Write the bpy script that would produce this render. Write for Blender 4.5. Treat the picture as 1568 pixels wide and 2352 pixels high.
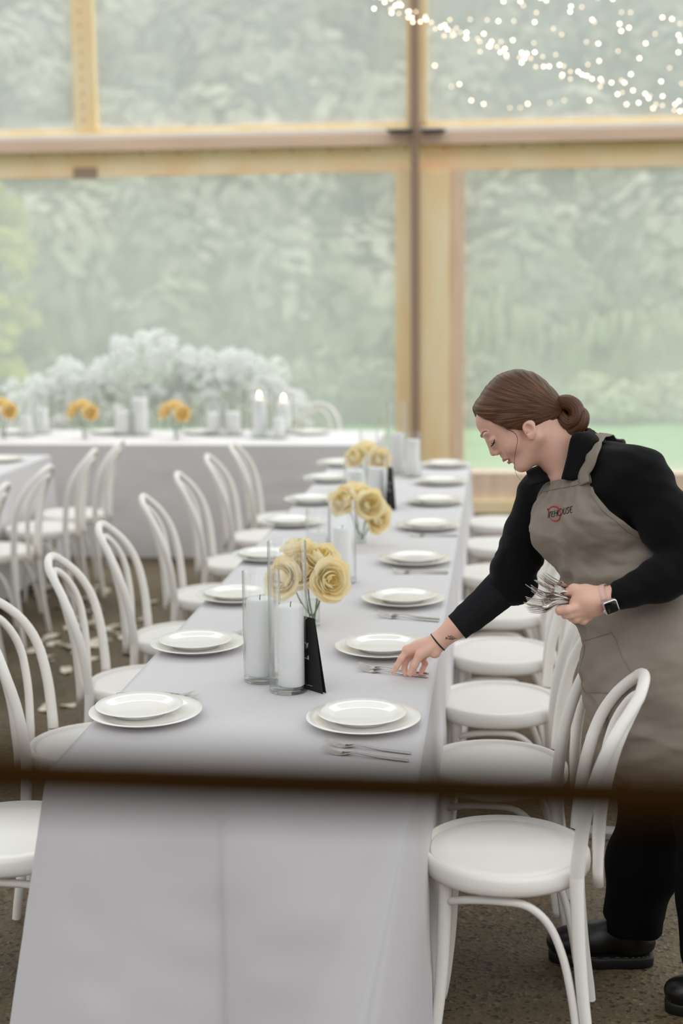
import bpy, bmesh, math, random
import numpy as np
from mathutils import Vector, Matrix, Euler, noise
from mathutils.bvhtree import BVHTree

for o in list(bpy.data.objects): bpy.data.objects.remove(o)
SC = bpy.context.scene
COL = SC.collection
PI = math.pi
# ------------------------------------------------------------------ camera
FPX, PSI, TH, ROLL, EYE = 3267.0, math.radians(6.38), math.atan((1176-652)/3267.0), 0.010, 1.768
F0 = np.array([-math.sin(PSI), math.cos(PSI), 0.0]); R0 = np.array([math.cos(PSI), math.sin(PSI), 0.0]); Z0 = np.array([0, 0, 1.0])
CF = math.cos(TH)*F0 - math.sin(TH)*Z0
U0 = math.sin(TH)*F0 + math.cos(TH)*Z0
CR = math.cos(ROLL)*R0 - math.sin(ROLL)*U0
CU = math.cos(ROLL)*U0 + math.sin(ROLL)*R0
CAMP = np.array([0, 0, EYE])
cd = bpy.data.cameras.new('camera'); cam = bpy.data.objects.new('camera', cd); COL.objects.link(cam)
cam.matrix_world = Matrix(((CR[0], CU[0], -CF[0], 0), (CR[1], CU[1], -CF[1], 0), (CR[2], CU[2], -CF[2], EYE), (0, 0, 0, 1)))
cd.sensor_fit = 'VERTICAL'; cd.sensor_height = 36.0; cd.lens = 50.0
cd.clip_start = 0.02; cd.clip_end = 400
cd.dof.use_dof = True; cd.dof.focus_distance = 3.55; cd.dof.aperture_fstop = 1.9
SC.camera = cam
# ------------------------------------------------------------------ light
W = bpy.data.worlds.new('overcast_sky'); SC.world = W; W.use_nodes = True
nt = W.node_tree; nt.nodes.clear()
out = nt.nodes.new('ShaderNodeOutputWorld'); bg = nt.nodes.new('ShaderNodeBackground')
tc = nt.nodes.new('ShaderNodeTexCoord'); sp = nt.nodes.new('ShaderNodeSeparateXYZ')
nt.links.new(tc.outputs['Generated'], sp.inputs[0])
def wmath(op, a, b):
    n = nt.nodes.new('ShaderNodeMath'); n.operation = op
    for i, v in enumerate((a, b)):
        if isinstance(v, (int, float)): n.inputs[i].default_value = v
        else: nt.links.new(v, n.inputs[i])
    return n.outputs[0]
SKY_BASE, SKY_UP, SKY_FWD, SKY_LEFT = 0.80, 2.60, 0.75, 0.38
s = wmath('MULTIPLY', sp.outputs['Z'], SKY_UP)
s = wmath('ADD', s, wmath('MULTIPLY', sp.outputs['Y'], SKY_FWD))
s = wmath('ADD', s, wmath('MULTIPLY', sp.outputs['X'], SKY_LEFT))
s = wmath('MAXIMUM', wmath('ADD', s, SKY_BASE), 0.03)
bg.inputs['Color'].default_value = (0.95, 0.975, 1.0, 1)
nt.links.new(s, bg.inputs['Strength']); nt.links.new(bg.outputs[0], out.inputs[0])
SC.view_settings.view_transform = 'Standard'; SC.view_settings.look = 'None'
SC.view_settings.gamma = 1.0; SC.view_settings.use_curve_mapping = False
SC.view_settings.exposure = -0.06
SC.cycles.transparent_max_bounces = 40; SC.cycles.max_bounces = 8
SC.cycles.sample_clamp_indirect = 6.0
SC.cycles.use_denoising = True
SC.cycles.caustics_reflective = False; SC.cycles.caustics_refractive = False

# ------------------------------------------------------------------ pixel <-> place helpers (photo frame 1568 x 2352)
def ray(x, y): return CF + CR*((x-784)/FPX) + CU*((1176-y)/FPX)
def S(x, y, z): return Vector(CAMP + ray(x, y)*z)
def at_h(x, y, h):
    d = ray(x, y); t = (h-EYE)/d[2]; return Vector(CAMP + d*t)
def at_y(x, y, Y):
    d = ray(x, y); t = Y/d[1]; return Vector(CAMP + d*t)

# ------------------------------------------------------------------ materials
def lin(c):
    return tuple((v/12.92 if v <= 0.04045 else ((v+0.055)/1.055)**2.4) for v in c)
def rgb(r, g, b): return lin((r/255., g/255., b/255.))
def nodemat(name):
    m = bpy.data.materials.new(name); m.use_nodes = True
    t = m.node_tree; t.nodes.clear(); o = t.nodes.new('ShaderNodeOutputMaterial')
    return m, t, o
def pbr(name, col, rough=0.5, metal=0.0, var=None, scale=20.0, bump=0.0, bscale=60.0, stretch=(1, 1, 1), sheen=0.0, sss=0.0, spec=0.5, coat=0.0, detail=4.0):
    m, t, o = nodemat(name)
    p = t.nodes.new('ShaderNodeBsdfPrincipled'); t.links.new(p.outputs[0], o.inputs[0])
    p.inputs['Base Color'].default_value = (*col, 1); p.inputs['Roughness'].default_value = rough
    p.inputs['Metallic'].default_value = metal; p.inputs['Specular IOR Level'].default_value = spec
    if sheen: p.inputs['Sheen Weight'].default_value = sheen
    if coat: p.inputs['Coat Weight'].default_value = coat; p.inputs['Coat Roughness'].default_value = 0.08
    if sss:
        p.inputs['Subsurface Weight'].default_value = sss; p.inputs['Subsurface Radius'].default_value = (0.012, 0.005, 0.003)
        p.inputs['Subsurface Scale'].default_value = 0.6
    if var or bump:
        g = t.nodes.new('ShaderNodeTexCoord'); mp = t.nodes.new('ShaderNodeMapping'); t.links.new(g.outputs['Object'], mp.inputs[0])
        mp.inputs['Scale'].default_value = stretch
    if var:
        n = t.nodes.new('ShaderNodeTexNoise'); n.inputs['Scale'].default_value = scale; n.inputs['Detail'].default_value = detail
        t.links.new(mp.outputs[0], n.inputs[0])
        r = t.nodes.new('ShaderNodeValToRGB'); t.links.new(n.outputs[0], r.inputs[0])
        r.color_ramp.elements[0].position = 0.32; r.color_ramp.elements[1].position = 0.68
        r.color_ramp.elements[0].color = (*col, 1); r.color_ramp.elements[1].color = (*var, 1)
        t.links.new(r.outputs[0], p.inputs['Base Color'])
    if bump:
        n = t.nodes.new('ShaderNodeTexNoise'); n.inputs['Scale'].default_value = bscale; n.inputs['Detail'].default_value = 5
        t.links.new(mp.outputs[0], n.inputs[0])
        b = t.nodes.new('ShaderNodeBump'); b.inputs['Strength'].default_value = bump; b.inputs['Distance'].default_value = 0.01
        t.links.new(n.outputs[0], b.inputs['Height']); t.links.new(b.outputs[0], p.inputs['Normal'])
    return m
def clearmat(name, tint, ior=1.45, gloss=1.0, rough=0.02):
    m, t, o = nodemat(name)
    tr = t.nodes.new('ShaderNodeBsdfTransparent'); tr.inputs[0].default_value = (*tint, 1)
    gl = t.nodes.new('ShaderNodeBsdfGlossy'); gl.inputs['Roughness'].default_value = rough; gl.inputs[0].default_value = (gloss, gloss, gloss, 1)
    lw = t.nodes.new('ShaderNodeLayerWeight'); lw.inputs[0].default_value = 0.5
    pw = t.nodes.new('ShaderNodeMath'); pw.operation = 'POWER'; t.links.new(lw.outputs['Facing'], pw.inputs[0]); pw.inputs[1].default_value = 4.0
    f0 = ((ior-1)/(ior+1))**2
    cm = t.nodes.new('ShaderNodeMixRGB'); cm.inputs[1].default_value = (*tint, 1); cm.inputs[2].default_value = (tint[0]*0.55, tint[1]*0.57, tint[2]*0.56, 1)
    t.links.new(pw.outputs[0], cm.inputs[0]); t.links.new(cm.outputs[0], tr.inputs[0])
    fr = t.nodes.new('ShaderNodeMapRange'); t.links.new(pw.outputs[0], fr.inputs[0]); fr.inputs[3].default_value = f0; fr.inputs[4].default_value = 0.75
    mx = t.nodes.new('ShaderNodeMixShader'); t.links.new(fr.outputs[0], mx.inputs[0]); t.links.new(tr.outputs[0], mx.inputs[1]); t.links.new(gl.outputs[0], mx.inputs[2])
    t.links.new(mx.outputs[0], o.inputs[0]); return m
def hazemat(name, veil, col):
    """clear PVC sheeting gone milky: part see-through, part light-scattering"""
    m, t, o = nodemat(name)
    tr = t.nodes.new('ShaderNodeBsdfTransparent'); tr.inputs[0].default_value = (0.98, 0.99, 0.98, 1)
    tl = t.nodes.new('ShaderNodeBsdfTranslucent'); tl.inputs[0].default_value = (*col, 1)
    df = t.nodes.new('ShaderNodeBsdfDiffuse'); df.inputs[0].default_value = (*col, 1)
    m1 = t.nodes.new('ShaderNodeMixShader'); m1.inputs[0].default_value = 0.35; t.links.new(tl.outputs[0], m1.inputs[1]); t.links.new(df.outputs[0], m1.inputs[2])
    g = t.nodes.new('ShaderNodeTexCoord'); mp = t.nodes.new('ShaderNodeMapping'); t.links.new(g.outputs['Object'], mp.inputs[0]); mp.inputs['Scale'].default_value = (1, 1, 0.5)
    n = t.nodes.new('ShaderNodeTexNoise'); n.inputs['Scale'].default_value = 1.3; n.inputs['Detail'].default_value = 3; t.links.new(mp.outputs[0], n.inputs[0])
    mr = t.nodes.new('ShaderNodeMapRange'); mr.inputs[1].default_value = 0.3; mr.inputs[2].default_value = 0.7; mr.inputs[3].default_value = veil-0.07; mr.inputs[4].default_value = veil+0.07
    t.links.new(n.outputs[0], mr.inputs[0])
    mx = t.nodes.new('ShaderNodeMixShader'); t.links.new(mr.outputs[0], mx.inputs[0]); t.links.new(tr.outputs[0], mx.inputs[1]); t.links.new(m1.outputs[0], mx.inputs[2])
    gl = t.nodes.new('ShaderNodeBsdfGlossy'); gl.inputs['Roughness'].default_value = 0.08
    m2 = t.nodes.new('ShaderNodeMixShader'); m2.inputs[0].default_value = 0.03; t.links.new(mx.outputs[0], m2.inputs[1]); t.links.new(gl.outputs[0], m2.inputs[2])
    t.links.new(m2.outputs[0], o.inputs[0]); return m
def petalmat(name, c1, c2, scale=14.0, thru=0.45):
    m, t, o = nodemat(name)
    g = t.nodes.new('ShaderNodeTexCoord'); n = t.nodes.new('ShaderNodeTexNoise'); n.inputs['Scale'].default_value = scale; t.links.new(g.outputs['Object'], n.inputs[0])
    r = t.nodes.new('ShaderNodeValToRGB'); t.links.new(n.outputs[0], r.inputs[0]); r.color_ramp.elements[0].position = 0.35; r.color_ramp.elements[1].position = 0.65
    r.color_ramp.elements[0].color = (*c1, 1); r.color_ramp.elements[1].color = (*c2, 1)
    d = t.nodes.new('ShaderNodeBsdfDiffuse'); l = t.nodes.new('ShaderNodeBsdfTranslucent'); t.links.new(r.outputs[0], d.inputs[0]); t.links.new(r.outputs[0], l.inputs[0])
    mx = t.nodes.new('ShaderNodeMixShader'); mx.inputs[0].default_value = thru; t.links.new(d.outputs[0], mx.inputs[1]); t.links.new(l.outputs[0], mx.inputs[2]); t.links.new(mx.outputs[0], o.inputs[0])
    return m
def glowmat(name, col, strength, sample=False):
    m, t, o = nodemat(name)
    e = t.nodes.new('ShaderNodeEmission'); e.inputs[0].default_value = (*col, 1); e.inputs[1].default_value = strength
    t.links.new(e.outputs[0], o.inputs[0])
    if not sample: m.cycles.emission_sampling = 'NONE'
    return m

# ------------------------------------------------------------------ mesh builder
class MB:
    def __init__(s): s.v = []; s.f = []
    def add(s, vs, fs):
        b = len(s.v); s.v += [tuple(p) for p in vs]; s.f += [tuple(i+b for i in f) for f in fs]; return s
    def box(s, lo, hi):
        x0, y0, z0 = lo; x1, y1, z1 = hi
        return s.add([(x0,y0,z0),(x1,y0,z0),(x1,y1,z0),(x0,y1,z0),(x0,y0,z1),(x1,y0,z1),(x1,y1,z1),(x0,y1,z1)],
                     [(3,2,1,0),(4,5,6,7),(0,1,5,4),(1,2,6,5),(2,3,7,6),(3,0,4,7)])
    def lathe(s, prof, n=32, c=(0, 0, 0), close=False):
        vs = []; fs = []; m = len(prof)
        for i in range(n):
            a = 2*PI*i/n; ca, sa = math.cos(a), math.sin(a)
            for r, z in prof: vs.append((c[0]+r*ca, c[1]+r*sa, c[2]+z))
        for i in range(n):
            j = (i+1) % n
            for k in range(m if close else m-1):
                k2 = (k+1) % m
                fs.append((i*m+k, j*m+k, j*m+k2, i*m+k2))
        return s.add(vs, fs)
    def tube(s, pts, r, n=10, caps=True, closed=False, flat=None, upv=None):
        pts = [Vector(p) for p in pts]; L = len(pts)
        rr = r if hasattr(r, '__len__') else [r]*L
        vs = []; fs = []; prev = None
        for i, p in enumerate(pts):
            if closed: t = pts[(i+1) % L]-pts[i-1]
            else: t = pts[min(i+1, L-1)]-pts[max(i-1, 0)]
            t = t.normalized() if t.length > 1e-9 else Vector((0, 0, 1))
            if prev is None:
                ref = Vector(upv) if upv else (Vector((0, 0, 1)) if abs(t.z) < 0.9 else Vector((1, 0, 0)))
                u = (ref - t*ref.dot(t)).normalized()
            else:
                u = (prev - t*prev.dot(t))
                u = u.normalized() if u.length > 1e-9 else prev
            prev = u; w = t.cross(u)
            fl = flat[i] if hasattr(flat, '__len__') else (flat or 1.0)
            for k in range(n):
                a = 2*PI*k/n
                vs.append(p + u*(math.sin(a)*rr[i]*fl) + w*(math.cos(a)*rr[i]))
        for i in range(L if closed else L-1):
            j = (i+1) % L
            for k in range(n):
                k2 = (k+1) % n
                fs.append((i*n+k, i*n+k2, j*n+k2, j*n+k))
        if caps and not closed:
            fs.append(tuple(range(n))[::-1]); fs.append(tuple((L-1)*n+k for k in range(n)))
        return s.add(vs, fs)
    def grid(s, P):
        """P: rows of points"""
        R_ = len(P); C_ = len(P[0])
        return s.add([p for row in P for p in row], [(i*C_+j, i*C_+j+1, (i+1)*C_+j+1, (i+1)*C_+j) for i in range(R_-1) for j in range(C_-1)])
    def ball(s, c, r, seg=12, rings=8):
        rx, ry, rz = r if hasattr(r, '__len__') else (r, r, r)
        vs = [(c[0], c[1], c[2]+rz)]; fs = []
        for i in range(1, rings):
            th = PI*i/rings
            for k in range(seg):
                a = 2*PI*k/seg
                vs.append((c[0]+rx*math.sin(th)*math.cos(a), c[1]+ry*math.sin(th)*math.sin(a), c[2]+rz*math.cos(th)))
        vs.append((c[0], c[1], c[2]-rz)); last = len(vs)-1
        for k in range(seg): fs.append((0, 1+k, 1+(k+1) % seg))
        for i in range(rings-2):
            for k in range(seg):
                k2 = (k+1) % seg; fs.append((1+i*seg+k, 1+(i+1)*seg+k, 1+(i+1)*seg+k2, 1+i*seg+k2))
        b = 1+(rings-2)*seg
        for k in range(seg): fs.append((b+k, last, b+(k+1) % seg))
        return s.add(vs, fs)
    def xf(s, M):
        s.v = [tuple(M @ Vector(p)) for p in s.v]; return s
    def build(s, name, mat, parent=None, smooth=True, bevel=0.0, loc=None, fix=True, sub=0, solid=0.0):
        me = bpy.data.meshes.new(name); me.from_pydata(s.v, [], s.f); me.update()
        if fix:
            b = bmesh.new(); b.from_mesh(me); bmesh.ops.recalc_face_normals(b, faces=b.faces); b.to_mesh(me); b.free()
        me.materials.append(mat)
        if smooth: me.polygons.foreach_set('use_smooth', [True]*len(me.polygons))
        o = bpy.data.objects.new(name, me); COL.objects.link(o)
        if parent: o.parent = parent
        if loc: o.location = loc
        if solid:
            m = o.modifiers.new('solid', 'SOLIDIFY'); m.thickness = solid; m.offset = 0
        if bevel:
            m = o.modifiers.new('bev', 'BEVEL'); m.width = bevel; m.segments = 2; m.limit_method = 'ANGLE'; m.angle_limit = math.radians(40)
        if sub:
            m = o.modifiers.new('sub', 'SUBSURF'); m.levels = sub; m.render_levels = sub
        return o
def tag(o, label, cat, group=None, kind=None):
    o['label'] = label; o['category'] = cat
    if group: o['group'] = group
    if kind: o['kind'] = kind
    return o
def thing(name, label, cat, loc=(0, 0, 0), rz=0.0, group=None):
    o = bpy.data.objects.new(name, None); COL.objects.link(o); o.empty_display_size = 0.05
    o.location = loc; o.rotation_euler = (0, 0, rz)
    return tag(o, label, cat, group)
def dup(root, loc, rz=0.0, label=None, group=None, rot=None, scale=None):
    r = root.copy(); COL.objects.link(r); r.location = loc; r.rotation_euler = rot if rot else (0, 0, rz)
    if scale: r.scale = (scale,)*3
    if label: r['label'] = label
    if group: r['group'] = group
    for ch in list(root.children):
        c = ch.copy(); COL.objects.link(c); c.parent = r
        for g in list(ch.children):
            d = g.copy(); COL.objects.link(d); d.parent = c
    return r
def smooth_path(pts, per=6):
    """Catmull-Rom through pts"""
    P = [Vector(p) for p in pts]; P = [P[0]*2-P[1]] + P + [P[-1]*2-P[-2]]; o = []
    for i in range(1, len(P)-2):
        a, b, c, d = P[i-1], P[i], P[i+1], P[i+2]
        for k in range(per):
            t = k/per
            o.append(0.5*((2*b)+(c-a)*t+(2*a-5*b+4*c-d)*t*t+(3*b-a-3*c+d)*t**3))
    o.append(P[-2]); return o
def lerp(a, b, t): return a+(b-a)*t
# ================================================================== THE SETTING
rnd = random.Random(7)
M = {}
M['paint'] = pbr('white_paint', (0.87, 0.835, 0.78), 0.38, bump=0.03, bscale=40)
M['seatpaint'] = pbr('white_seat_paint', (0.90, 0.87, 0.825), 0.30, bump=0.02, bscale=30)
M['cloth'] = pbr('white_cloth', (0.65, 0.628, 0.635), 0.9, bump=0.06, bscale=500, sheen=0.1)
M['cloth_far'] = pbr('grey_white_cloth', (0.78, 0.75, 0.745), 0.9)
M['china'] = pbr('cream_china', (0.95, 0.93, 0.885), 0.10, coat=0.5)
M['steel'] = pbr('steel', (0.62, 0.58, 0.54), 0.16, metal=1.0)
M['wax'] = pbr('white_wax', (0.97, 0.965, 0.95), 0.5, sss=0.05)
M['glass'] = clearmat('clear_glass', (0.995, 0.997, 0.995))
M['glassbase'] = clearmat('thick_glass', (0.88, 0.90, 0.89), ior=1.9)
M['water'] = clearmat('water', (0.95, 0.97, 0.95), ior=1.2)
M['wick'] = pbr('wick', (0.02, 0.015, 0.01), 0.9)
M['flame'] = glowmat('flame', (1.0, 0.62, 0.25), 45)
M['card'] = pbr('black_card', rgb(26, 26, 27), 0.75, bump=0.03, bscale=400)
M['print'] = pbr('white_print', (0.8, 0.8, 0.8), 0.6)
M['whitecard'] = pbr('white_card', (0.82, 0.81, 0.82), 0.7)
M['timber'] = pbr('yellow_timber', rgb(255, 238, 198), 0.6, var=rgb(252, 222, 168), scale=3, stretch=(2, 2, 0.5))
M['pinkwood'] = pbr('pale_timber', rgb(244, 220, 196), 0.65, var=rgb(228, 202, 176), scale=4, stretch=(6, 6, 0.6))
M['beam'] = pbr('tan_beam', rgb(238, 208, 182), 0.6, var=rgb(226, 196, 170), scale=4, stretch=(0.4, 4, 4))
M['hem'] = petalmat('pvc_hem', rgb(255, 240, 220), rgb(252, 230, 202), 3, 0.55)
M['alu'] = pbr('aluminium', rgb(240, 236, 230), 0.5)
M['mullion'] = pbr('brown_metal', rgb(168, 142, 122), 0.5)
M['black'] = pbr('black_metal', (0.02, 0.02, 0.02), 0.5)
M['rail'] = pbr('dark_brown_wood', rgb(46, 27, 5), 0.9, spec=0.04, var=rgb(30, 18, 3), scale=6, stretch=(1, 8, 8))
M['board'] = pbr('weathered_board', (0.42, 0.42, 0.42), 0.8, var=(0.3, 0.3, 0.3), scale=10, stretch=(1, 8, 8))
M['pane'] = hazemat('milky_clear_sheet', 0.66, (0.85, 0.835, 0.86))
M['pane_low'] = hazemat('milky_clear_sheet_low', 0.63, (0.85, 0.835, 0.855))

def floormat():
    m, t, o = nodemat('exposed_aggregate_concrete')
    p = t.nodes.new('ShaderNodeBsdfPrincipled'); t.links.new(p.outputs[0], o.inputs[0]); p.inputs['Roughness'].default_value = 0.75
    g = t.nodes.new('ShaderNodeTexCoord')
    n1 = t.nodes.new('ShaderNodeTexNoise'); n1.inputs['Scale'].default_value = 1.6; n1.inputs['Detail'].default_value = 6; t.links.new(g.outputs['Object'], n1.inputs[0])
    r1 = t.nodes.new('ShaderNodeValToRGB'); t.links.new(n1.outputs[0], r1.inputs[0])
    r1.color_ramp.elements[0].color = (*rgb(80, 68, 48), 1); r1.color_ramp.elements[1].color = (*rgb(112, 98, 76), 1)
    r1.color_ramp.elements[0].position = 0.35; r1.color_ramp.elements[1].position = 0.65
    v = t.nodes.new('ShaderNodeTexVoronoi'); v.inputs['Scale'].default_value = 105; t.links.new(g.outputs['Object'], v.inputs[0])
    r2 = t.nodes.new('ShaderNodeValToRGB'); t.links.new(v.outputs['Color'], r2.inputs[0])
    e = r2.color_ramp.elements; e[0].color = (0.18, 0.17, 0.15, 1); e[0].position = 0.16; e[1].color = (1.7, 1.6, 1.4, 1); e[1].position = 0.97
    x = e.new(0.34); x.color = (0.80, 0.76, 0.68, 1)
    x = e.new(0.8); x.color = (1.0, 0.96, 0.9, 1)
    mx = t.nodes.new('ShaderNodeMixRGB'); mx.blend_type = 'MULTIPLY'; mx.inputs[0].default_value = 0.9
    t.links.new(r1.outputs[0], mx.inputs[1]); t.links.new(r2.outputs[0], mx.inputs[2]); t.links.new(mx.outputs[0], p.inputs['Base Color'])
    b = t.nodes.new('ShaderNodeBump'); b.inputs['Strength'].default_value = 0.5; b.inputs['Distance'].default_value = 0.004
    t.links.new(v.outputs['Distance'], b.inputs['Height']); t.links.new(b.outputs[0], p.inputs['Normal'])
    return m
def structure(o, label, cat): return tag(o, label, cat, kind='structure')
YW = 11.0                                                    # the clear end wall
fl = MB().box((-9, -1.5, -0.12), (7, YW+0.15, 0)).build('floor', floormat(), smooth=False)
structure(fl, 'brown exposed aggregate concrete floor', 'floor')

def px_y(px, Y): return at_y(px, 900, Y)
# timber base wall below the panes
def slabY(name, x0, x1, z0, z1, y0, y1, mat, label, cat, bevel=0.004):
    return structure(MB().box((x0, y0, z0), (x1, y1, z1)).build(name, mat, smooth=False, bevel=bevel), label, cat)
xm = at_y(955, 500, YW)[0]                                   # mullion
XL, XR = -7.0, 5.0
slabY('wall_back', XL, XR, 0.10, 0.315, YW-0.02, YW+0.14, M['pinkwood'], 'low pale timber wall under the clear sheets', 'wall')
slabY('baseboard_back', XL, XR, 0.0, 0.10, YW-0.06, YW-0.02, M['timber'], 'yellow timber board along the foot of the end wall', 'baseboard')
# horizontal members (heights read at the wall plane)
zb = lambda py: at_y(955, py, YW)[2]
zt, zr, zm, zl, zh = zb(284), zb(298), zb(306), zb(335), zb(394)
slabY('trim_1', XL, XR, zr, zt+0.015, YW-0.02, YW+0.05, M['timber'], 'yellow timber strip above the crossbeam', 'trim')
slabY('trim_2', XL, XR, zm, zr+0.006, YW-0.09, YW-0.02, M['alu'], 'pale metal track along the crossbeam', 'trim')
slabY('trim_3', XL, XR, zl, zm, YW-0.10, YW+0.08, M['beam'], 'tan horizontal crossbeam of the clear wall', 'beam')
hem = structure(MB().box((XL, YW-0.035, zh), (XR, YW-0.02, zl)).build('trim_4', M['hem'], smooth=False), 'peach sheet hem below the crossbeam', 'trim')
for i in range(26):                                          # fixing bolts of the hem
    MB().ball((XL+0.2+i*0.29, YW-0.037, zl-0.02), (0.009, 0.006, 0.009), 8, 6).build('bolt', M['mullion'], hem)
tagp = MB().box((-3.28, YW-0.05, zb(397)), (-3.09, YW-0.035, zb(371))).build('name_plate', M['mullion'], smooth=False, bevel=0.006)
tag(tagp, 'small brown plate fixed to the peach hem of the clear wall', 'plate')
# uprights
mul = MB().box((xm-0.030, YW-0.15, 0), (xm+0.030, YW-0.10, 5.4)); mul.box((xm-0.006, YW-0.158, 0), (xm+0.006, YW-0.15, 5.4))
structure(mul.build('trim_5', M['mullion'], smooth=False, bevel=0.004), 'brown metal upright dividing the clear wall', 'mullion')
slabY('trim_6', xm-0.065, xm+0.085, zt, 5.4, YW-0.08, YW+0.05, M['timber'], 'yellow timber upright behind the brown metal upright', 'post')
xl0, xl1 = at_y(168, 150, YW)[0], at_y(218, 150, YW)[0]
lp = structure(MB().box((xl0, YW-0.03, zt), (xl1, YW+0.06, 5.4)).build('trim_7', M['timber'], smooth=False, bevel=0.004), 'tan timber upright between the upper clear sheets', 'post')
for i in range(18): MB().ball((xl0+0.075, YW-0.032, zt+0.08+i*0.1), 0.008, 8, 6).build('bolt', M['mullion'], lp)
a0, a1 = at_y(910, 700, YW)[0], at_y(946, 700, YW)[0]
slabY('trim_8', a0, xm-0.03, 0.3, zh, YW-0.05, YW+0.05, M['timber'], 'yellow timber jamb beside the brown metal upright', 'post')
b0, b1, b2 = xm+0.03, at_y(1032, 700, YW)[0], at_y(1066, 700, YW)[0]
post = MB().box((b0, YW-0.10, 0), (b1, YW+0.10, zh))
structure(post.build('trim_9', M['timber'], smooth=False, bevel=0.008), 'thick yellow timber post with wavy grain', 'post')
slabY('trim_10', b1, b2, 0, zh, YW-0.04, YW+0.10, M['pinkwood'], 'pinkish timber board on the side of the thick post', 'post')
# latches
for k, (p0, p1) in enumerate(((893, 944), (968, 1018))):
    lt = thing('latch', ('black metal latch on the crossbeam, arm toward the tan upright', 'black metal latch on the crossbeam, arm toward the reflected fairy lights')[k], 'latch', (at_y((p0+p1)/2, 300, YW-0.17)))
    q0, q1 = at_y(p0, 300, YW-0.13), at_y(p1, 300, YW-0.13)
    w = (q1-q0)[0]
    MB().box((-w/2, -0.012, -0.014), (w/2, 0.055, 0.014)).build('plate', M['black'], lt, smooth=False, bevel=0.004)
    MB().tube([(-w*0.62, -0.02, 0.004), (w*0.62, -0.02, -0.004)], 0.009, 8).build('bolt', M['black'], lt)
# clear sheets
def pane(n, x0, x1, z0, z1, mat, label):
    N = 24; P = []
    for i in range(9):
        z = lerp(z0, z1, i/8)
        P.append([(lerp(x0, x1, j/N), YW+0.02+0.010*math.sin(j*0.9+i*0.5)*math.sin(PI*j/N), z) for j in range(N+1)])
    structure(MB().grid(P).build('window_%d' % n, mat, fix=False), label, 'window')
pane(1, XL, xl0, zt, 5.4, M['pane'], 'upper milky clear sheet beside the tan timber upright')
pane(2, xl1, xm-0.05, zt, 5.4, M['pane'], 'upper milky clear sheet between the tan and brown uprights')
pane(3, xm+0.07, XR, zt, 5.4, M['pane'], 'upper milky clear sheet behind the reflected fairy lights')
pane(4, XL, a0, 0.3, zh, M['pane_low'], 'lower milky clear sheet behind the head table')
pane(5, b2, XR, 0.3, zh, M['pane_low'], 'lower milky clear sheet behind the bending woman')

def unseen_roof_sheet(n, y0, y1, veil, label):  # roof out of view, added to dim the inside and brighten the head table
    structure(MB().grid([[(x, y, 5.35+0.02*math.sin(x*1.3)) for x in np.linspace(-9, 7, 9)] for y in np.linspace(y0, y1, 9)]).build('unseen_ceiling_%d' % n, hazemat('light_filter_roof_%d' % n, veil, (0.42, 0.42, 0.41)), fix=False), label, 'unseen_ceiling')
unseen_roof_sheet(1, 0.3, 8.2, 0.96, 'unseen roof sheet added to dim light on the long table')
unseen_roof_sheet(2, 8.2, YW+0.1, 0.06, 'unseen clearer roof sheet added to brighten the head table')
# ------------------------------------------------------------------ outside: lawn, hedge, hill
def leafmat(name, c1, c2, c3, scale=2.0):
    m, t, o = nodemat(name)
    p = t.nodes.new('ShaderNodeBsdfPrincipled'); t.links.new(p.outputs[0], o.inputs[0]); p.inputs['Roughness'].default_value = 0.7
    g = t.nodes.new('ShaderNodeTexCoord'); n = t.nodes.new('ShaderNodeTexNoise'); n.inputs['Scale'].default_value = scale; n.inputs['Detail'].default_value = 6; n.inputs['Roughness'].default_value = 0.7
    t.links.new(g.outputs['Object'], n.inputs[0])
    r = t.nodes.new('ShaderNodeValToRGB'); t.links.new(n.outputs[0], r.inputs[0]); e = r.color_ramp.elements
    e[0].position = 0.3; e[0].color = (*c1, 1); e[1].position = 0.72; e[1].color = (*c3, 1); x = e.new(0.5); x.color = (*c2, 1)
    t.links.new(r.outputs[0], p.inputs['Base Color']); return m
lawn = MB()
P = [[(x, y, -0.05) for x in np.linspace(-30, 30, 13)] for y in np.linspace(YW+0.15, 26, 8)]
lawn.grid(P); structure(lawn.build('lawn_ground', leafmat('lawn', rgb(108, 150, 92), rgb(120, 165, 102), rgb(132, 176, 112), 1.2)), 'smooth green lawn outside the clear wall', 'lawn')
M['scrub'] = leafmat('scrub', rgb(98, 100, 82), rgb(154, 152, 126), rgb(204, 196, 168), 0.22)
M['scrub2'] = leafmat('scrub_pale', rgb(110, 110, 96), rgb(168, 166, 146), rgb(214, 208, 186), 0.5)
M['hedge'] = leafmat('hedge', rgb(80, 88, 66), rgb(124, 130, 100), rgb(176, 164, 134), 1.6)
M['poplar'] = leafmat('poplar', rgb(160, 160, 50), rgb(216, 210, 90), rgb(240, 232, 140), 2.5)
M['flax'] = leafmat('pale_grass', rgb(126, 140, 96), rgb(168, 178, 136), rgb(214, 216, 190), 3)
M['bark'] = pbr('bark', rgb(90, 78, 64), 0.9)
def hill_z(x, y):
    t = max(0.0, y-24); base = t*0.60 + 0.004*t*t
    return -0.05 + base + (1.6*noise.noise((x*0.06, y*0.06, 1.3)) + 0.8*noise.noise((x*0.15, y*0.15, 4.1)))*min(1, t/6)
hill = MB(); P = [[(x, y, hill_z(x, y)) for x in np.linspace(-45, 40, 70)] for y in np.linspace(23, 85, 60)]
hill.grid(P); structure(hill.build('hill', leafmat('hill_ground', rgb(104, 100, 74), rgb(130, 124, 96), rgb(150, 146, 118), 0.4)), 'steep scrubby hillside beyond the lawn', 'hill')
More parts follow.
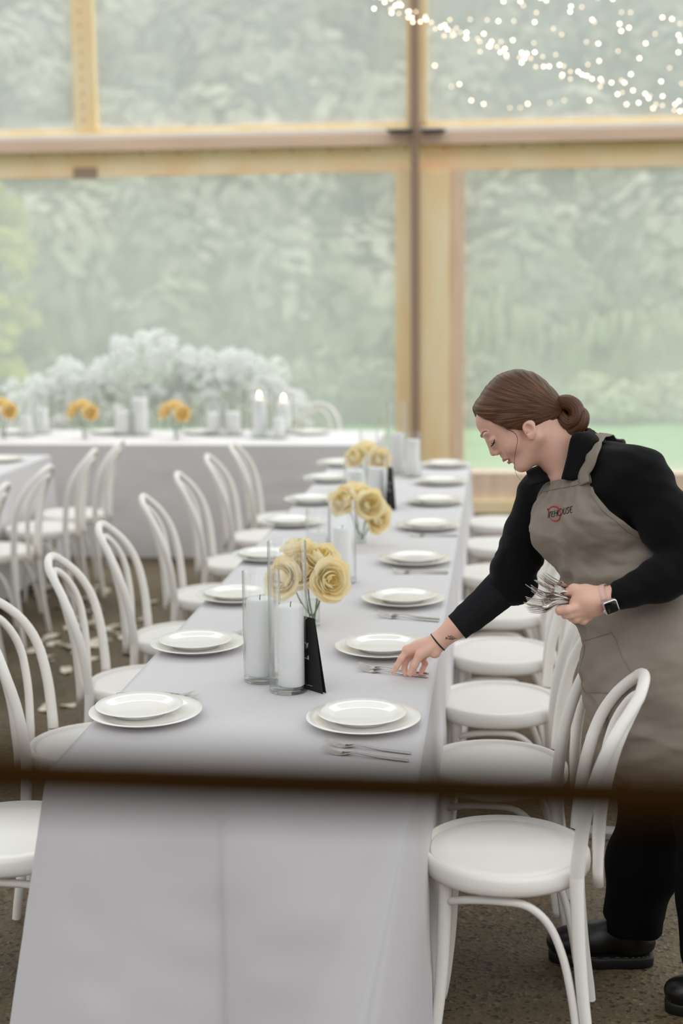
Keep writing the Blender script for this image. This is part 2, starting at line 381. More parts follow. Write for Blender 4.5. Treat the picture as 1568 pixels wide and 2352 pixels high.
def clump_mesh(seed, n, squash=0.85, lobes=5, leaf=0.10):
    """a bush of unit radius: a knobbly inner mass with leaf flakes standing off it; returns (verts, faces) arrays"""
    r = random.Random(seed); V = []; Fc = []
    for i in range(n):
        th = math.acos(r.uniform(-0.35, 1)); a = r.uniform(0, 2*PI)
        d = Vector((math.sin(th)*math.cos(a), math.sin(th)*math.sin(a), math.cos(th)))
        rad = 0.72 + 0.34*noise.noise(d*1.7+Vector((seed*3.1, 0, 0))) + r.uniform(-0.14, 0.10)
        c = d*rad; c.z = c.z*squash + 0.35
        t1 = (d.orthogonal().normalized()); t1.rotate(Matrix.Rotation(r.uniform(0, 6.28), 3, d)); t2 = d.cross(t1)
        up = d*r.uniform(-0.6, 0.6)
        s = leaf*r.uniform(0.7, 1.5); b = len(V)
        V += [c+t1*s, c+(t2+up)*s*0.55, c-t1*s, c-(t2+up)*s*0.55]; Fc.append((b, b+1, b+2, b+3))
    return np.array([tuple(v) for v in V]), np.array(Fc)
def core(seed):
    m = MB().ball((0, 0, 0.3), (0.72, 0.72, 0.6), 12, 8); return np.array(m.v), m.f
def quick(name, verts, faces, mat, parent=None, smooth=False):
    me = bpy.data.meshes.new(name); me.from_pydata([tuple(v) for v in verts], [], [tuple(int(i) for i in f) for f in faces]); me.update(); me.materials.append(mat)
    if smooth: me.polygons.foreach_set('use_smooth', [True]*len(me.polygons))
    o = bpy.data.objects.new(name, me); COL.objects.link(o)
    if parent: o.parent = parent
    return o
protos = [clump_mesh(i, 420, leaf=0.11) for i in range(5)]
r = random.Random(11)
def scatter(name, spots, mat):
    V = []; Fc = []; b = 0
    for (x, y, z, s, sz) in spots:
        pv, pf = protos[r.randrange(5)]; a = r.uniform(0, 6.28); ca, sa = math.cos(a), math.sin(a)
        q = np.empty_like(pv); q[:, 0] = (pv[:, 0]*ca-pv[:, 1]*sa)*s+x; q[:, 1] = (pv[:, 0]*sa+pv[:, 1]*ca)*s+y; q[:, 2] = pv[:, 2]*sz+z
        V.append(q); Fc.append(pf+b); b += len(q)
    return quick(name, np.vstack(V), np.vstack(Fc), mat)
sp1, sp2 = [], []
for i in range(620):
    y = 25+r.random()**1.3*50; x = r.uniform(-0.42*y-2, 0.24*y+3); s = r.uniform(0.7, 1.9)*(0.7+y/70)
    (sp1 if r.random() < 0.66 else sp2).append((x, y, hill_z(x, y)-0.2, s, s*r.uniform(0.8, 1.5)))
scr = scatter('hillside_scrub', sp1+sp2, M['scrub']); scr.data.materials.append(M['scrub2']); nf = len(protos[0][1])
scr.data.polygons.foreach_set('material_index', [0]*(nf*len(sp1))+[1]*(nf*len(sp2)))
tag(scr, 'olive and pale grey green scrub covering the hillside', 'scrub', kind='stuff')
hs = []
for i in range(150):
    x = r.uniform(-9.5, -0.3); y = r.uniform(18.2, 20.2); hs.append((x, y, -0.05, r.uniform(0.45, 0.75), r.uniform(0.55, 0.85)))
tag(scatter('hedge', hs, M['hedge']), 'dense green hedge across the lawn behind the head table', 'hedge', kind='stuff')
hs = []
for i in range(90):
    x = r.uniform(1.0, 6.5); y = r.uniform(18.5, 20.0); hs.append((x, y, -0.05, r.uniform(0.4, 0.6), r.uniform(0.35, 0.6)))
tag(scatter('low_hedge', hs, M['flax']), 'low pale green planting along the lawn behind the woman', 'hedge', kind='stuff')
# slender tree
tb = at_y(12, 900, 16.0); tr = thing('slender_tree', 'slender yellow green tree outside the clear wall', 'tree', (tb[0], 16.0, -0.05))
MB().tube([(0, 0, 0), (0.02, 0, 1.5), (0, 0.02, 3.0)], [0.05, 0.04, 0.015], 8).build('trunk', M['bark'], tr)
V = []; Fc = []; b = 0; rr = random.Random(3)
for i in range(70):
    z = rr.uniform(0.7, 2.9); w = 0.34*math.sin(PI*min(1, (3.2-z)/2.9))**0.8+0.04; a = rr.uniform(0, 6.28); q = rr.random()**0.5*w
    pv, pf = protos[i % 5]; s = rr.uniform(0.10, 0.19); V.append(pv*s+np.array([q*math.cos(a), q*math.sin(a), z])); Fc.append(pf+b); b += len(pv)
quick('foliage', np.vstack(V), np.vstack(Fc), M['poplar'], tr)
# upright pale grasses
rr = random.Random(5)
spotlab = ['in line with the woman\'s head', 'just past the thick timber post', 'behind the woman\'s shoulder', 'in line with the woman\'s hair bun', 'at the far end of the low planting', 'between the thick post and the woman\'s face', 'tallest, above the woman\'s shoulder']
for k, (px, pt) in enumerate(((1195, 720), (1095, 660), (1440, 690), (1318, 730), (1545, 700))):
    g0 = at_y(px, 900, 21.0+0.3*(k % 2)); gt = at_y(px, pt, g0[1])[2]+0.15
    g = thing('grass_clump', 'tall pale grass clump on the lawn edge, ' + spotlab[k], 'grass', (g0[0], g0[1], -0.05))
    mb = MB()
    for i in range(46):
        a = rr.uniform(0, 6.28); h = gt*rr.uniform(0.55, 1.0); l = rr.uniform(0.05, 0.34)
        d = Vector((math.cos(a), math.sin(a), 0)); n_ = Vector((-d.y, d.x, 0))*0.022
        pts = [d*(0.12+l*t*t)+Vector((0, 0, h*t*(1-0.12*t))) for t in (0, 0.35, 0.7, 1)]
        mb.grid([[p-n_*(1.1-j*0.3), p+n_*(1.1-j*0.3)] for j, p in enumerate(pts)])
        if i % 4 == 0: MB().ball(pts[-1], (0.05, 0.05, 0.22), 6, 5).build('plume', M['flax'], g)
    mb.build('blades', M['flax'], g, smooth=False, fix=False)
# ------------------------------------------------------------------ dark wooden rail right in front of the lens
q0, q1 = S(-60, 1776, 0.54), S(1640, 1832, 0.54)
dv = (q1-q0).normalized(); mid = (q0+q1)/2
rt = thing('wooden_rail', 'dark brown wooden rail crossing close in front of the table', 'rail', (mid[0], mid[1], 0))
e0 = Vector((-0.62*1, 0, 0)); yaw = math.atan2(dv.y, dv.x); rt.rotation_euler = (0, 0, yaw)
sl = dv.z/math.hypot(dv.x, dv.y)
MB().tube([(x, 0, mid.z+sl*x) for x in np.linspace(-1.3, 1.3, 9)], 0.0119, 16).build('bar', M['rail'], rt)
for sx in (-1.3, 1.3): MB().box((sx-0.03, -0.03, 0), (sx+0.03, 0.03, mid.z+sl*sx+0.06)).build('post', M['rail'], rt, smooth=False, bevel=0.004)
# ================================================================== TABLES AND CLOTHS
TX0, TX1, TY0, TY1, TZ = -0.943, -0.174, 2.81, 8.18, 0.75
def banquet_table(name_label, x0, x1, y0, y1):
    t = thing('banquet_table', name_label, 'table', ((x0+x1)/2, (y0+y1)/2, 0))
    w, d = (x1-x0)/2-0.012, (y1-y0)/2-0.012
    MB().box((-w, -d, 0.71), (w, d, 0.744)).build('tabletop', M['pinkwood'], t, smooth=False)
    for sx in (-1, 1):
        for sy in (-1, 1):
            MB().tube([(sx*(w-0.08), sy*(d-0.2), 0), (sx*(w-0.08), sy*(d-0.2), 0.71)], 0.016, 10).build('leg', M['black'], t)
    return t
def tablecloth(label, x0, x1, y0, y1, bottom, corners, mat, seam=None, ripple=0.010, seed=1, group=None):
    """corners: for FL, FR, BR, BL -> (tip dx, tip dy, fold length at the floor)"""
    r = random.Random(seed); R_ = 0.010
    cs = [(x0, y0), (x1, y0), (x1, y1), (x0, y1)]; dirs = [(1, 0), (0, 1), (-1, 0), (0, -1)]; nrm = [(0, -1), (1, 0), (0, 1), (-1, 0)]
    def ring(v):
        pts = []
        for k in range(4):
            c = cs[k]; n = cs[(k+1) % 4]; L = math.hypot(n[0]-c[0], n[1]-c[1]); d = dirs[k]; nn = nrm[k]
            tip0 = corners[k]; tip1 = corners[(k+1) % 4]
            a = tip0[2]*v+0.004; e = (tip1[3] if len(tip1) > 3 else tip1[2])*v+0.004
            NS = max(24, int(L*26)) if not (seam and k == 0) else 150
            for i in range(NS):
                s = lerp(a, L-e, i/(NS-1)); amp = ripple*v*min(1, s/0.15, (L-s)/0.15)
                off = 0.012+0.022*v+amp*(math.sin(s*9.3+seed+k*2)+0.6*math.sin(s*17.1+2*seed+k))*0.6 + 0.012*v*noise.noise((s*2.2+k*7, v*2.0, seed)) + 0.004*min(1, v*4)*noise.noise((s*6+k*7, v*11, seed+3)) + 0.003*min(1, v*4)*abs(noise.noise((s*4+v*3, v*9-s*5, seed+8)))
                if seam and k == 0:
                    ds = s-seam; off += (0.016*(1/(1+math.exp(-ds/0.004))-1)*math.exp(-max(0, -ds)/0.10)+0.022*math.exp(-((ds)/0.006)**2)*0.25+0.020*(1/(1+math.exp(-ds/0.004)))*(1-math.exp(-max(0, ds)/0.10)))*min(1, v*2.5)
                pts.append((c[0]+d[0]*s+nn[0]*off, c[1]+d[1]*s+nn[1]*off))
            # corner fold
            if len(tip1) > 3:
                A = pts[-1]; nk = (k+1) % 4; d2 = dirs[nk]; n2 = nrm[nk]; side = (tip1[3] if len(tip1) > 3 else tip1[2])*v+0.004
                B = (n[0]+d2[0]*side+n2[0]*(0.012+0.022*v), n[1]+d2[1]*side+n2[1]*(0.012+0.022*v))
                T = (n[0]+tip1[0]*v+(nn[0]+n2[0])*0.006, n[1]+tip1[1]*v+(nn[1]+n2[1])*0.006)
                for i in range(1, 6):
                    t = i/6; pts.append((lerp(A[0], T[0], t), lerp(A[1], T[1], t)-0.012*v*math.sin(PI*t)*-1))
                pts.append(T)
                for i in range(1, 6):
                    t = i/6; pts.append((lerp(T[0], B[0], t)+0.02*v*math.sin(PI*t), lerp(T[1], B[1], t)-0.01*v*math.sin(PI*t)))
                continue
            A = pts[-1]; nk = (k+1) % 4; d2 = dirs[nk]; n2 = nrm[nk]
            B = (n[0]+d2[0]*e+n2[0]*(0.012+0.022*v), n[1]+d2[1]*e+n2[1]*(0.012+0.022*v))
            T = (n[0]+tip1[0]*v+(nn[0]+n2[0])*0.006, n[1]+tip1[1]*v+(nn[1]+n2[1])*0.006)
            for i in range(1, 12):
                t = i/12; w0, w1, w2 = (1-t)**2, 2*t*(1-t), t*t
                Tm = (2*T[0]-(A[0]+B[0])/2, 2*T[1]-(A[1]+B[1])/2) if v > 0.02 else T
                Tm = (lerp(T[0], Tm[0], 0.75), lerp(T[1], Tm[1], 0.75))
                pts.append((A[0]*w0+Tm[0]*w1+B[0]*w2, A[1]*w0+Tm[1]*w1+B[1]*w2))
        return pts
    vs = []; fs = []
    VS = [0.0, 0.006, 0.02, 0.05]+list(np.linspace(0.1, 1, 19))
    rings = []
    r0 = ring(0); N = len(r0); cx, cy = (x0+x1)/2, (y0+y1)/2
    ins = [(cx+(p[0]-cx)*(1-0.016/abs(x1-x0)*2), cy+(p[1]-cy)*(1-0.016/abs(y1-y0)*2)) for p in r0]
    rings.append([(p[0], p[1], TZ) for p in ins])
    for v in VS:
        z = TZ-0.004-v*(TZ-bottom-0.004)
        rings.append([(p[0], p[1], z) for p in ring(v)])
    for rg in rings: vs += rg
    for i in range(len(rings)-1):
        for j in range(N):
            j2 = (j+1) % N; fs.append((i*N+j, i*N+j2, (i+1)*N+j2, (i+1)*N+j))
    fs.append(tuple(range(N)))
    me = bpy.data.meshes.new('tablecloth'); me.from_pydata(vs, [], fs); me.update(); me.materials.append(mat)
    b = bmesh.new(); b.from_mesh(me); bmesh.ops.recalc_face_normals(b, faces=b.faces); b.to_mesh(me); b.free()
    me.polygons.foreach_set('use_smooth', [True]*len(me.polygons)); me.polygons[len(fs)-1].use_smooth = False
    o = bpy.data.objects.new('tablecloth', me); COL.objects.link(o)
    return tag(o, label, 'tablecloth', group)
banquet_table('long banquet table under the white cloth where the woman lays forks', TX0, TX1, TY0, TY1)
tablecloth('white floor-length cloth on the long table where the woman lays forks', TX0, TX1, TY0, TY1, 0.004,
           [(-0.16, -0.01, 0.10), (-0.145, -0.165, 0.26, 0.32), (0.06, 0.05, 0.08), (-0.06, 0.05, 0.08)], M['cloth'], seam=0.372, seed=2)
HX0, HX1, HY0, HY1 = -4.9, -0.80, 9.03, 9.93
banquet_table('head table along the clear wall, under a white cloth', HX0, HX1, HY0, HY1)
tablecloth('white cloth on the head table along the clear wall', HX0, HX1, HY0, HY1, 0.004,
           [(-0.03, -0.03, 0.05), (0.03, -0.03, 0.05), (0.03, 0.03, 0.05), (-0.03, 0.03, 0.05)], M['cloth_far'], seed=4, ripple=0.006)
banquet_table('second long table with bentwood chairs, cut off by the photo edge', -3.52, -2.74, 5.6, 8.42)
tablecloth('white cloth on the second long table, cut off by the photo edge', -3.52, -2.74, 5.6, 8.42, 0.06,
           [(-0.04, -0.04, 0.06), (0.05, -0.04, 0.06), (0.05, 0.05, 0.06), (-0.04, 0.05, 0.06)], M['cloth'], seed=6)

# ================================================================== BENTWOOD CHAIRS
def bentwood_chair(label, group):
    t = thing('bentwood_chair', label, 'chair', (0, 0, 0), 0, group)
    rim = [(0.0, 0.418), (0.17, 0.418), (0.192, 0.420), (0.1985, 0.428), (0.200, 0.440), (0.1985, 0.456), (0.194, 0.465), (0.188, 0.467), (0.182, 0.464), (0.1785, 0.455), (0.176, 0.452), (0.16, 0.452)]
    st = MB().lathe(rim, 56).build('seat', M['paint'], t)
    MB().lathe([(0.1765, 0.4515), (0.174, 0.4575), (0.170, 0.4595), (0.14, 0.4575), (0.08, 0.4555), (0.0, 0.455)], 56).build('seat_panel', M['seatpaint'], st)
    def upx(z):
        zz = [0, 0.15, 0.30, 0.46, 0.60, 0.70, 0.78, 0.84, 0.89]; xx = [-0.210, -0.188, -0.174, -0.166, -0.180, -0.204, -0.237, -0.280, -0.322]
        return float(np.interp(z, zz, xx))
    def upx_s(z): return (upx(z-0.03)+upx(z)+upx(z+0.03))/3
    for s in (-1, 1):
        MB().tube([(upx_s(z), s*(0.146+0.030*max(0, (0.46-z)/0.46)), z) for z in np.linspace(0, 0.46, 12)], [0.0125+0.004*(i/11) for i in range(12)], 12, caps=False).build('leg', M['paint'], t)
        pts = smooth_path([(0.128, s*0.108, 0.425), (0.131, s*0.112, 0.32), (0.136, s*0.117, 0.20), (0.147, s*0.126, 0.08), (0.158, s*0.135, 0.0)], 4)
        MB().tube(pts, [0.0175-0.006*i/(len(pts)-1) for i in range(len(pts))], 12).build('leg', M['paint'], t)
        pts = smooth_path([(0.118, s*0.118, 0.372), (0.07, s*0.150, 0.392), (0.0, s*0.166, 0.400), (-0.060, s*0.162, 0.390), (-0.108, s*0.156, 0.345), (-0.140, s*0.158, 0.27), (-0.160, s*0.163, 0.18), (-0.172, s*0.167, 0.10)], 5)
        MB().tube(pts, 0.0095, 10).build('brace', M['paint'], t)
    def hoop(caps, zs, w0, w1, zst, ztop, xo, rad0, rad1):
        pts = []
        for z in np.linspace(zs, zst, 9): pts.append((upx_s(z)+xo(z), lerp(w0, w1, (z-zs)/(zst-zs)), z))
        for i in range(1, 24):
            a = PI*i/24; z = zst+(ztop-zst)*math.sin(a); pts.append((upx_s(z)+xo(z), w1*math.cos(a), z))
        for z in np.linspace(zst, zs, 9): pts.append((upx_s(z)+xo(z), -lerp(w0, w1, (z-zs)/(zst-zs)), z))
        L = len(pts); return MB().tube(pts, [lerp(rad0, rad1, min(1, 2*min(i, L-1-i)/L*1.4)) for i in range(L)], 12, caps=caps)
    hoop(False, 0.46, 0.146, 0.170, 0.69, 0.885, lambda z: 0, 0.0165, 0.0135).build('back_hoop', M['paint'], t)
    hoop(True, 0.405, 0.062, 0.098, 0.69, 0.838, lambda z: float(np.interp(z, [0.40, 0.5, 0.65, 0.84], [-0.048, -0.046, -0.036, -0.020])), 0.0125, 0.0115).build('inner_hoop', M['paint'], t)
    return t
nth = ['first', 'second', 'third', 'fourth', 'fifth', 'sixth', 'seventh', 'eighth']
RY = [3.19, 3.78, 4.40, 5.00, 5.66, 6.40, 7.12, 7.80]
LY = [3.19, 3.86, 4.52, 5.16, 5.88, 6.60, 7.30, 7.88]
rr = random.Random(21)
chair0 = None
def put_chair(x, y, rz, label, group):
    global chair0
    if chair0 is None:
        chair0 = bentwood_chair(label, group); chair0.location = (x, y, 0); chair0.rotation_euler = (0, 0, rz); return chair0
    return dup(chair0, (x, y, 0), rz, label, group)
RJ = [(0.020, -3), (-0.004, -2), (0.0, 2), (0.012, -3), (0.01, 2), (0.0, -2), (0.01, 1), (0.01, 0)]
for i, y in enumerate(RY):
    lab = ('white bentwood chair in front of the apron, first from the wooden rail' if i == 0 else
           'white bentwood chair on the woman\'s side of the table, %s from the rail' % nth[i])
    put_chair(RJ[i][0], y, PI+math.radians(RJ[i][1]), lab, 'bentwood chairs on the woman\'s side')
LX = [-1.175, -1.150, -1.165, -1.178, -1.195, -1.21, -1.21, -1.19]
LR = [0, 3, 5, 4, 6, 4, 3, 2]
for i, y in enumerate(LY):
    put_chair(LX[i], y, math.radians(LR[i]), 'white bentwood chair across the table from the woman, %s from the rail' % nth[i], 'bentwood chairs across the table from the woman')
for i, (x, y) in enumerate(((-2.53, 6.16), (-2.53, 6.82), (-2.50, 7.50), (-2.48, 7.98))):
    put_chair(x, y, PI+math.radians((4, -3, 3, 5)[i]), 'white bentwood chair at the second long table, %s counting away from the camera' % nth[i], 'bentwood chairs at the second long table')
c = at_h(740, 918, 0.885); put_chair(-1.345, 10.25, -PI/2, 'white bentwood chair behind the head table, only its back hoop showing', 'bentwood chair at the head table')

# ================================================================== PLACE SETTINGS
def plate_mesh(R):
    k = R/0.135
    prof = [(0.0, 0.0045), (0.088*k, 0.0045), (0.098*k, 0.0065), (0.112*k, 0.0125), (0.1335*k, 0.0185), (0.135*k, 0.0200), (0.1335*k, 0.0212), (0.112*k, 0.0158), (0.096*k, 0.0095), (0.084*k, 0.0078), (0.0, 0.0078)]
    prof = [(0.0, 0.001), (0.078*k, 0.001), (0.080*k, 0.0)] + [(0.086*k, 0.0), (0.088*k, 0.0040)] + prof[2:]
    return MB().lathe(prof, 64)
def new_plate(name, R, label, cat, loc, group):
    o = plate_mesh(R).build(name, M['china']); o.location = loc; return tag(o, label, cat, group)
PX = {'R': [-0.310, -0.318, -0.303, -0.305, -0.293, -0.295, -0.297, -0.300], 'L': [-0.832, -0.845, -0.848, -0.862, -0.880, -0.872, -0.885, -0.895]}
PYs = {'R': [3.19, 3.853, 4.476, 5.142, 5.89, 6.573, 7.237, 7.92], 'L': [3.20, 3.854, 4.492, 5.185, 5.95, 6.574, 7.32, 7.95]}
sideword = {'R': 'on the woman\'s side', 'L': 'across from the woman'}
big = small = None
for sd in 'RL':
    for i in range(8):
        x, y = PX[sd][i], PYs[sd][i]
        place = '%s place %s' % (nth[i], 'from the rail ' + sideword[sd])
        la = 'large white plate under a smaller one, ' + place; lb = 'small white plate on a larger one, ' + place
        ga = 'large dinner plates on the long table'; gb = 'small plates on the long table'
        dx, dy = (-0.006 if sd == 'L' else 0.0), 0.004
        if sd == 'L' and i == 0: dx, dy = -0.020, 0.016
        if sd == 'R' and i == 0: dx, dy = -0.004, 0.010
        if big is None:
            big = new_plate('dinner_plate', 0.135, la, 'plate', (x, y, TZ+0.001), ga)
            small = new_plate('side_plate', 0.105, lb, 'plate', (x+dx, y+dy, TZ+0.0095), gb)
        else:
            dup(big, (x, y, TZ+0.001), 0, la, ga); dup(small, (x+dx, y+dy, TZ+0.0095), 0, lb, gb)
# forks (local: handle end at x=0, tines toward +x, length 0.2)
def fork_mb(L=0.20):
    m = MB()
    hx = [0, 0.004, 0.03, 0.07, 0.105, 0.122, 0.132, 0.140, 0.148, 0.156]
    hw = [0.0030, 0.0038, 0.0036, 0.0030, 0.0024, 0.0025, 0.0045, 0.0085, 0.0112, 0.0118]
    hz = [0.0022, 0.0022, 0.0022, 0.0028, 0.0060, 0.0070, 0.0055, 0.0030, 0.0012, 0.0008]
    th = [0.0016, 0.0020, 0.0020, 0.0018, 0.0016, 0.0014, 0.0010, 0.0008, 0.0008, 0.0008]
    P = []
    for x, w, z, t in zip(hx, hw, hz, th):
        ed = 0.0012 if x > 0.135 else 0
        P.append([(x, -w, z+ed), (x, -w*0.8, z+t+ed*0.6), (x, 0, z+t*1.15), (x, w*0.8, z+t+ed*0.6), (x, w, z+ed), (x, w*0.8, z-t+ed*0.6), (x, 0, z-t), (x, -w*0.8, z-t+ed*0.6), (x, -w, z+ed)])
    b = len(m.v); m.grid(P); m.f.append(tuple(range(b+8))[::-1]); e = b+9*(len(P)-1); m.f.append(tuple(range(e, e+8)))
    for k in range(4):
        y = (-1.5+k)*0.0063
        m.tube([(0.152, y*0.92, 0.001), (0.165, y, 0.0012), (0.178, y, 0.004), (0.190, y, 0.0085), (0.2, y*0.98, 0.0125)], [0.0019, 0.0017, 0.0016, 0.0014, 0.0007], 8, flat=0.6)
    return m
fork0 = None
def put_fork(loc, rot, label, group):
    global fork0
    if fork0 is None:
        fork0 = fork_mb().build('fork', M['steel']); fork0.location = loc; fork0.rotation_euler = rot
        return tag(fork0, label, 'fork', group)
    return dup(fork0, loc, 0, label, group, rot=rot)
def fork_px(tip, end, label, group='forks laid on the long table', z=TZ+0.001):
    a, b = at_h(end[0], end[1], z+0.002), at_h(tip[0], tip[1], z+0.008)
    return put_fork((a.x, a.y, z), (0, 0, math.atan2(b.y-a.y, b.x-a.x)), label, group)
fork_px((727, 1699), (943, 1730), 'steel fork closer to the plates at the first place on the woman\'s side')
fork_px((738, 1718), (938, 1747), 'steel fork farther from the plates at the first place on the woman\'s side')
fork_px((803, 1523), (984, 1546), 'steel fork closer to the plates, between the woman\'s fingers')
fork_px((815, 1532), (982, 1555), 'steel fork farther from the plates, under the woman\'s thumb')
fork_px((858, 1405), (1010, 1421), 'steel fork closer to the plates at the third place on the woman\'s side')
fork_px((866, 1411), (1008, 1427), 'steel fork farther from the plates at the third place on the woman\'s side')
for i in (3, 4):
    x, y = PX['R'][i], PYs['R'][i]
    for k in range(2):
        put_fork((x+0.13, y-0.165-0.03*k, TZ+0.001), (0, 0, PI+0.03), 'steel fork %s the plates at the %s place on the woman\'s side' % (('closer to', 'farther from')[k], nth[i]), 'forks laid on the long table')
for k, (tp, en) in enumerate((((447, 1591), (268, 1593)), ((451, 1599), (275, 1601)))):
    fork_px(tp, en, 'steel fork %s the plates at the first place across from the woman' % ('farther from', 'closer to')[k])
x, y = PX['L'][1], PYs['L'][1]
for k in range(2): put_fork((x-0.10, y+0.15+0.025*k, TZ+0.001), (0, 0, 0.02), 'steel fork %s the plates at the second place across from the woman' % ('closer to', 'farther from')[k], 'forks laid on the long table')

# ================================================================== CANDLES IN GLASS CYLINDERS
def glass_cyl(label, loc, R, H, name='glass_cylinder', cat='glass vase', group=None):
    t = thing(name, label, cat, loc, 0, group)
    w = 0.0032
    MB().lathe([(R, 0.012), (R, H-0.001), (R-w/2, H), (R-w, H-0.001), (R-w, 0.014)], 48).build('wall', M['glass'], t)
    MB().lathe([(0, 0.0), (R-0.003, 0.0), (R, 0.003), (R, 0.012), (R-w, 0.0135), (0, 0.0125)], 48).build('base', M['glassbase'], t)
    return t
def candle(label, loc, r, h, lit=False, group=None, burnt=True):
    t = thing('pillar_candle', label, 'candle', loc, 0, group)
    MB().lathe([(0, 0), (r-0.003, 0), (r, 0.003), (r, h-0.006), (r-0.003, h-0.001), (r-0.008, h), (r*0.5, h-0.004), (0, h-0.005)], 40).build('wax', M['wax'], t)
    w = MB().tube([(0, 0, h-0.006), (0.0005, 0, h+0.004), (0.002, 0.001, h+0.009)], 0.0011, 6).build('wick', M['wick'], t)
    if lit: MB().lathe([(0, 0), (0.006, 0.006), (0.0085, 0.014), (0.006, 0.026), (0.002, 0.036), (0, 0.040)], 12, c=(0, 0, h+0.006)).build('flame', M['flame'], t)
    return t
B = TZ+0.001
def candle_set(gl, cl, x, y, R, H, r, h, lit=False, cx=0.0, group_g=None, group_c=None):
    glass_cyl(gl, (x, y, B), R, H, group=group_g); candle(cl, (x+cx, y, B+0.0145), r, h-0.0145, lit, group=group_c)
candle_set('tallest clear glass cylinder, in front of the black card at the rail end', 'white pillar candle inside the tallest glass cylinder by the rail-end black card', -0.525, 3.455, 0.049, 0.385, 0.0335, 0.222, cx=0.007)
candle_set('shorter glass cylinder beside the tallest one near the rail end', 'white pillar candle with black wick in the shorter glass near the rail end', -0.607, 3.545, 0.049, 0.29, 0.036, 0.218, cx=-0.004)
candle_set('glass cylinder standing beside the white place card', 'white pillar candle in the glass cylinder beside the white place card', -0.533, 4.78, 0.048, 0.285, 0.031, 0.192)
glass_cyl('empty-looking glass cylinder partly behind the white place card', (-0.700, 5.44, B), 0.048, 0.15)
candle('short white candle in the glass behind the white place card', (-0.700, 5.44, B+0.0145), 0.03, 0.05)
candle_set('glass cylinder beside the second black card, holding the wider candle', 'wide pale candle in the glass just beyond the second rose bunch', -0.668, 6.60, 0.055, 0.20, 0.040, 0.15)
candle_set('glass cylinder right against the second black card', 'pale candle in the glass right against the second black card', -0.560, 6.48, 0.052, 0.25, 0.040, 0.18)
candle_set('tall glass cylinder past the third rose bunch, before the yellow jamb', 'tall pale candle in the glass before the yellow jamb', -0.545, 7.62, 0.055, 0.385, 0.040, 0.22)
candle_set('glass cylinder beside the tall one at the far table end', 'pale candle in the shorter glass at the far table end', -0.455, 7.50, 0.048, 0.24, 0.036, 0.20)
candle_set('glass cylinder standing alone before the third rose bunch at the far table end', 'short candle in the glass before the third rose bunch at the far table end', -0.70, 7.62, 0.05, 0.24, 0.036, 0.08)
# head table candles: (px, y base, glass top py, candle top py, glass half px, candle half px, lit)
hl = [('by the edge of the photo', 62, 1002, 918, 955, 19, 13, 0), ('just beside the edge pair of roses', 98, 996, 915, 938, 19, 14, 0), ('short, before the tallest flowers', 285, 1000, 925, 945, 24, 17, 0),
      ('tall, before the tallest flowers', 324, 1000, 900, 915, 23, 16, 0), ('slim, after the second rose bunch', 491, 1000, 925, 948, 22, 13, 0), ('middle one after the second rose bunch', 536, 1000, 925, 946, 24, 16, 0),
      ('lit, farther from the wall end', 597, 1006, 898, 916, 22, 15, 1), ('unlit, in front of the two lit ones', 640, 1008, 940, 960, 20, 13, 0), ('lit, closer to the bentwood chair', 652, 996, 905, 922, 22, 14, 1)]
for k, (lab, px, yb, gt, ct, gw, cw, lit) in enumerate(hl):
    p = at_h(px, yb, TZ); s = (p-Vector(CAMP)).length/FPX
    if p.y > HY1-0.06: p = at_y(px, 980, HY1-0.08)
    p.y = max(p.y, HY0+0.09)
    H = at_y(px, gt, p.y)[2]-TZ; h = at_y(px, ct, p.y)[2]-TZ
    candle_set('head table glass cylinder, candle in it ' + lab, ('lit' if lit else 'unlit') + ' pale candle on the head table, ' + lab.replace('lit, ', '').replace('un', '') , p.x, p.y, gw*s, H, cw*s, h, bool(lit), group_g='glass cylinders on the head table', group_c='candles on the head table')
# head table plates
for k, px in enumerate((25, 240, 455, 712)):
    p = at_y(px, 985, 9.62); lab = ('under the first rose bunch', 'between the second rose bunch and the tallest flowers', 'between the third rose bunch and the slim candle', 'in front of the lone bentwood chair')[k]
    dup(big, (p.x, 9.68, B), 0, 'white dinner plate on the head table, ' + lab, 'plates on the head table')
for k, (x, y) in enumerate(((-2.93, 8.1), (-2.95, 7.45))):
    dup(big, (x, y, B), 0, 'white dinner plate on the second long table, %s its far end' % ('closest to', 'one place in from')[k], 'plates on the second long table')

# ================================================================== CARDS
def tent_card(name, label, loc, rz, wb, wt, h, spread, mat, marks=False):
    t = thing(name, label, 'card', loc, rz)
    m = MB(); th = 0.0008
    for s in (1, -1):
        y0, y1 = -s*spread, 0
        for d in (0, 1):
            b = len(m.v)
            m.v += [(-wb/2, y0-s*th*d, 0), (wb/2, y0-s*th*d, 0), (wt/2, y1-s*th*d, h), (-wt/2, y1-s*th*d, h)]; m.f.append((b, b+1, b+2, b+3) if d else (b+3, b+2, b+1, b))
        b = len(m.v)-8
        for i in range(4): m.f.append((b+i, b+(i+1) % 4, b+4+(i+1) % 4, b+4+i))
    m.build('panel', mat, t, smooth=False)
    if marks:
        q = MB()
        def on(u, v): return (u, -spread*(1-v/h)-0.0018, v)
        def stroke(uv, r=0.0012): q.tube([on(u, v) for u, v in uv], r, 6)
        stroke([(-0.016, 0.118), (-0.006, 0.120), (0.002, 0.116), (0.000, 0.106)]); stroke([(0.004, 0.121), (0.003, 0.107)])
        stroke([(-0.02, 0.083), (-0.008, 0.080), (0.006, 0.080)]); stroke([(0.006, 0.088), (0.007, 0.078)]); stroke([(-0.018, 0.098), (-0.012, 0.084)])
        for i in range(9): stroke([(-0.012+i*0.004, 0.012), (-0.0095+i*0.004, 0.0125)], 0.0006)
        q.build('printed_mark', M['print'], t)
    return t
